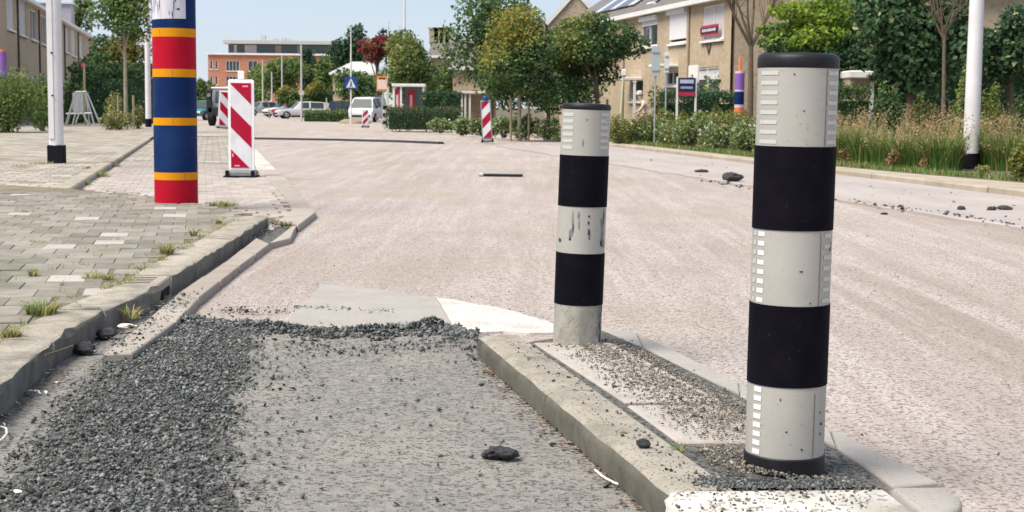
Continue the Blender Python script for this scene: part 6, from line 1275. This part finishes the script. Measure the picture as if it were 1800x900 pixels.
# loader with a white cab
Y = 78; T = thing('wheel_loader', 'small works loader with a white cab and big black tyre behind the delineators', 'loader', (*D(384, hor(384), Y)[:2], 0)); bx_ = np.array([D(386, hor(386), Y)[0], Y, 0]); s_ = Y / F
MB().box(bx_ + np.array([.1, .6, 1.45]), (.95, 1.0, 1.0), bev=.06).build('cab', 'car_white', T); MB().box(bx_ + np.array([.1, .085, 1.5]), (.68, .03, .62)).build('cab_window', 'glass_teal', T); MB().box(bx_ + np.array([.1, .6, 1.98]), (1.1, 1.15, .1), bev=.03).build('cab_roof', 'white_trim', T)
MB().box(bx_ + np.array([0, .7, .75]), (1.1, 1.8, .5), bev=.05).build('chassis', 'car_trim', T); MB().box(bx_ + np.array([-.52, -.05, 1.25]), (.26, .3, 1.35), bev=.05).build('mast', 'car_trim', T)
for x_ in (-.42, .42): MB().lathe([(.32, -.17), (.42, -.13), (.42, .13), (.32, .17)], bx_ + np.array([x_, .1, .42]), (1, 0, 0), 20).build('wheel', 'tyre', T, smooth=True)
MB().lathe([(.1, 0), (.1, .05)], bx_ + np.array([-.52, -.21, 1.6]), (0, -1, 0), 12).build('lamp', 'rim', T)
# red and white barrier boards far down the road
for k, (px_, Y) in enumerate([(488, 124)]):
    c = D(px_, hor(px_), Y); c[2] = 0; T = thing('barrier', ('red and white barrier board in front of the pale silver car', 'red and white barrier board in front of the hatchback by the white estate')[k], 'barrier', c)
    for j in range(5): MB().box(c + np.array([(j - 2) * .34, 0, .62]), (.335, .04, .24)).build('board_block', 'sign_crimson' if j % 2 else 'slat_pale', T)
    for s_ in (-1, 1): MB().box(c + np.array([s_ * .7, 0, .26]), (.06, .4, .52)).build('leg', 'rubber_grey', T)

# ------------------------------------------------------------------ person bending with a long pole
Y = 45.5; f0 = D(1143, hor(1143), Y); f0[2] = .13
Tp = thing('person', 'person in pale clothes and white cap bending forward behind the shrubs with a long pole', 'person', f0)
def skin_body(J, edges, parent, mats_fn, name):
    me = bpy.data.meshes.new(name); me.from_pydata([tuple(j[0]) for j in J], edges, []); o = bpy.data.objects.new(name, me); COL.objects.link(o)
    o.modifiers.new('s', 'SKIN'); sv = me.skin_vertices[0].data
    for i, j in enumerate(J): sv[i].radius = (j[1], j[1] * (j[2] if len(j) > 2 else 1)); sv[i].use_root = (i == 0)
    o.modifiers.new('sub', 'SUBSURF').levels = 2; o.modifiers['sub'].render_levels = 2
    dg = bpy.context.evaluated_depsgraph_get(); nm = bpy.data.meshes.new_from_object(o.evaluated_get(dg)); bpy.data.objects.remove(o)
    for m_ in mats_fn[0]: nm.materials.append(MATS[m_])
    for p_ in nm.polygons: p_.material_index = mats_fn[1](p_.center); p_.use_smooth = True
    ob = bpy.data.objects.new(name, nm); COL.objects.link(ob); ob.parent = parent; return ob
J = [((0, 0, .92), .15), ((-.08, 0, 1.08), .15), ((-.2, 0, 1.26), .165), ((-.29, 0, 1.38), .08), ((-.34, -.01, 1.46), .085), ((-.37, -.01, 1.55), .095), ((-.36, -.01, 1.63), .06),
     ((-.22, -.19, 1.3), .062), ((-.36, -.24, 1.08), .048), ((-.52, -.16, .98), .036), ((-.58, -.13, .95), .03), ((-.20, .19, 1.3), .062), ((-.3, .22, 1.08), .048), ((-.40, .06, .96), .036), ((-.44, .0, .92), .03),
     ((.02, -.1, .84), .1), ((-.03, -.11, .48), .072), ((.06, -.11, .1), .05), ((-.1, -.12, .03), .04), ((.05, .1, .84), .1), ((.06, .11, .48), .072), ((.16, .11, .1), .05), ((.02, .12, .03), .04)]
Ed = [(0, 1), (1, 2), (2, 3), (3, 4), (4, 5), (5, 6), (2, 7), (7, 8), (8, 9), (9, 10), (2, 11), (11, 12), (12, 13), (13, 14), (0, 15), (15, 16), (16, 17), (17, 18), (0, 19), (19, 20), (20, 21), (21, 22)]
skin_body(J, Ed, Tp, (['cloth_cream', 'cloth_brown', 'skin'], lambda c_: 2 if c_.z > 1.43 or (c_.x < -.47 and c_.z < 1.05) else (1 if c_.z < .9 and c_.x > -.3 else 0)), 'body')
Q = f0 + np.array([-.37, -.01, 1.63]); MB().lathe([(.115, -.03), (.118, .02), (.10, .07), (.05, .1), (.005, .105)], Q, (-.15, 0, 1), 16).build('cap', 'hat_white', Tp, smooth=True); MB().box(Q + np.array([-.14, 0, -.02]), (.14, .15, .02), bev=.008).build('cap_peak', 'hat_white', Tp)
for y_ in (-.13, -.0): 
    for k in range(4): a0 = f0 + np.array([-.57 if y_ < -.1 else -.44, y_ - .03 + k * .018, .94 if y_ < -.1 else .92]); MB().tube([a0, a0 + np.array([-.04, 0, -.015]), a0 + np.array([-.055, 0, -.05])], .008, 5).build('finger', 'skin', Tp, smooth=True)
pt, pb_ = f0 + .9 * np.array([-.05, -.03, 1.13]), f0 + .9 * np.array([-1.02, -.22, .02]); tag(MB().tube([pt, pb_], .03, 8).build('long_pole', 'wood_pale', None, smooth=True), 'long pale wooden pole slanting down from the bending person', 'pole')
Tp.scale = (.9, .9, .9)
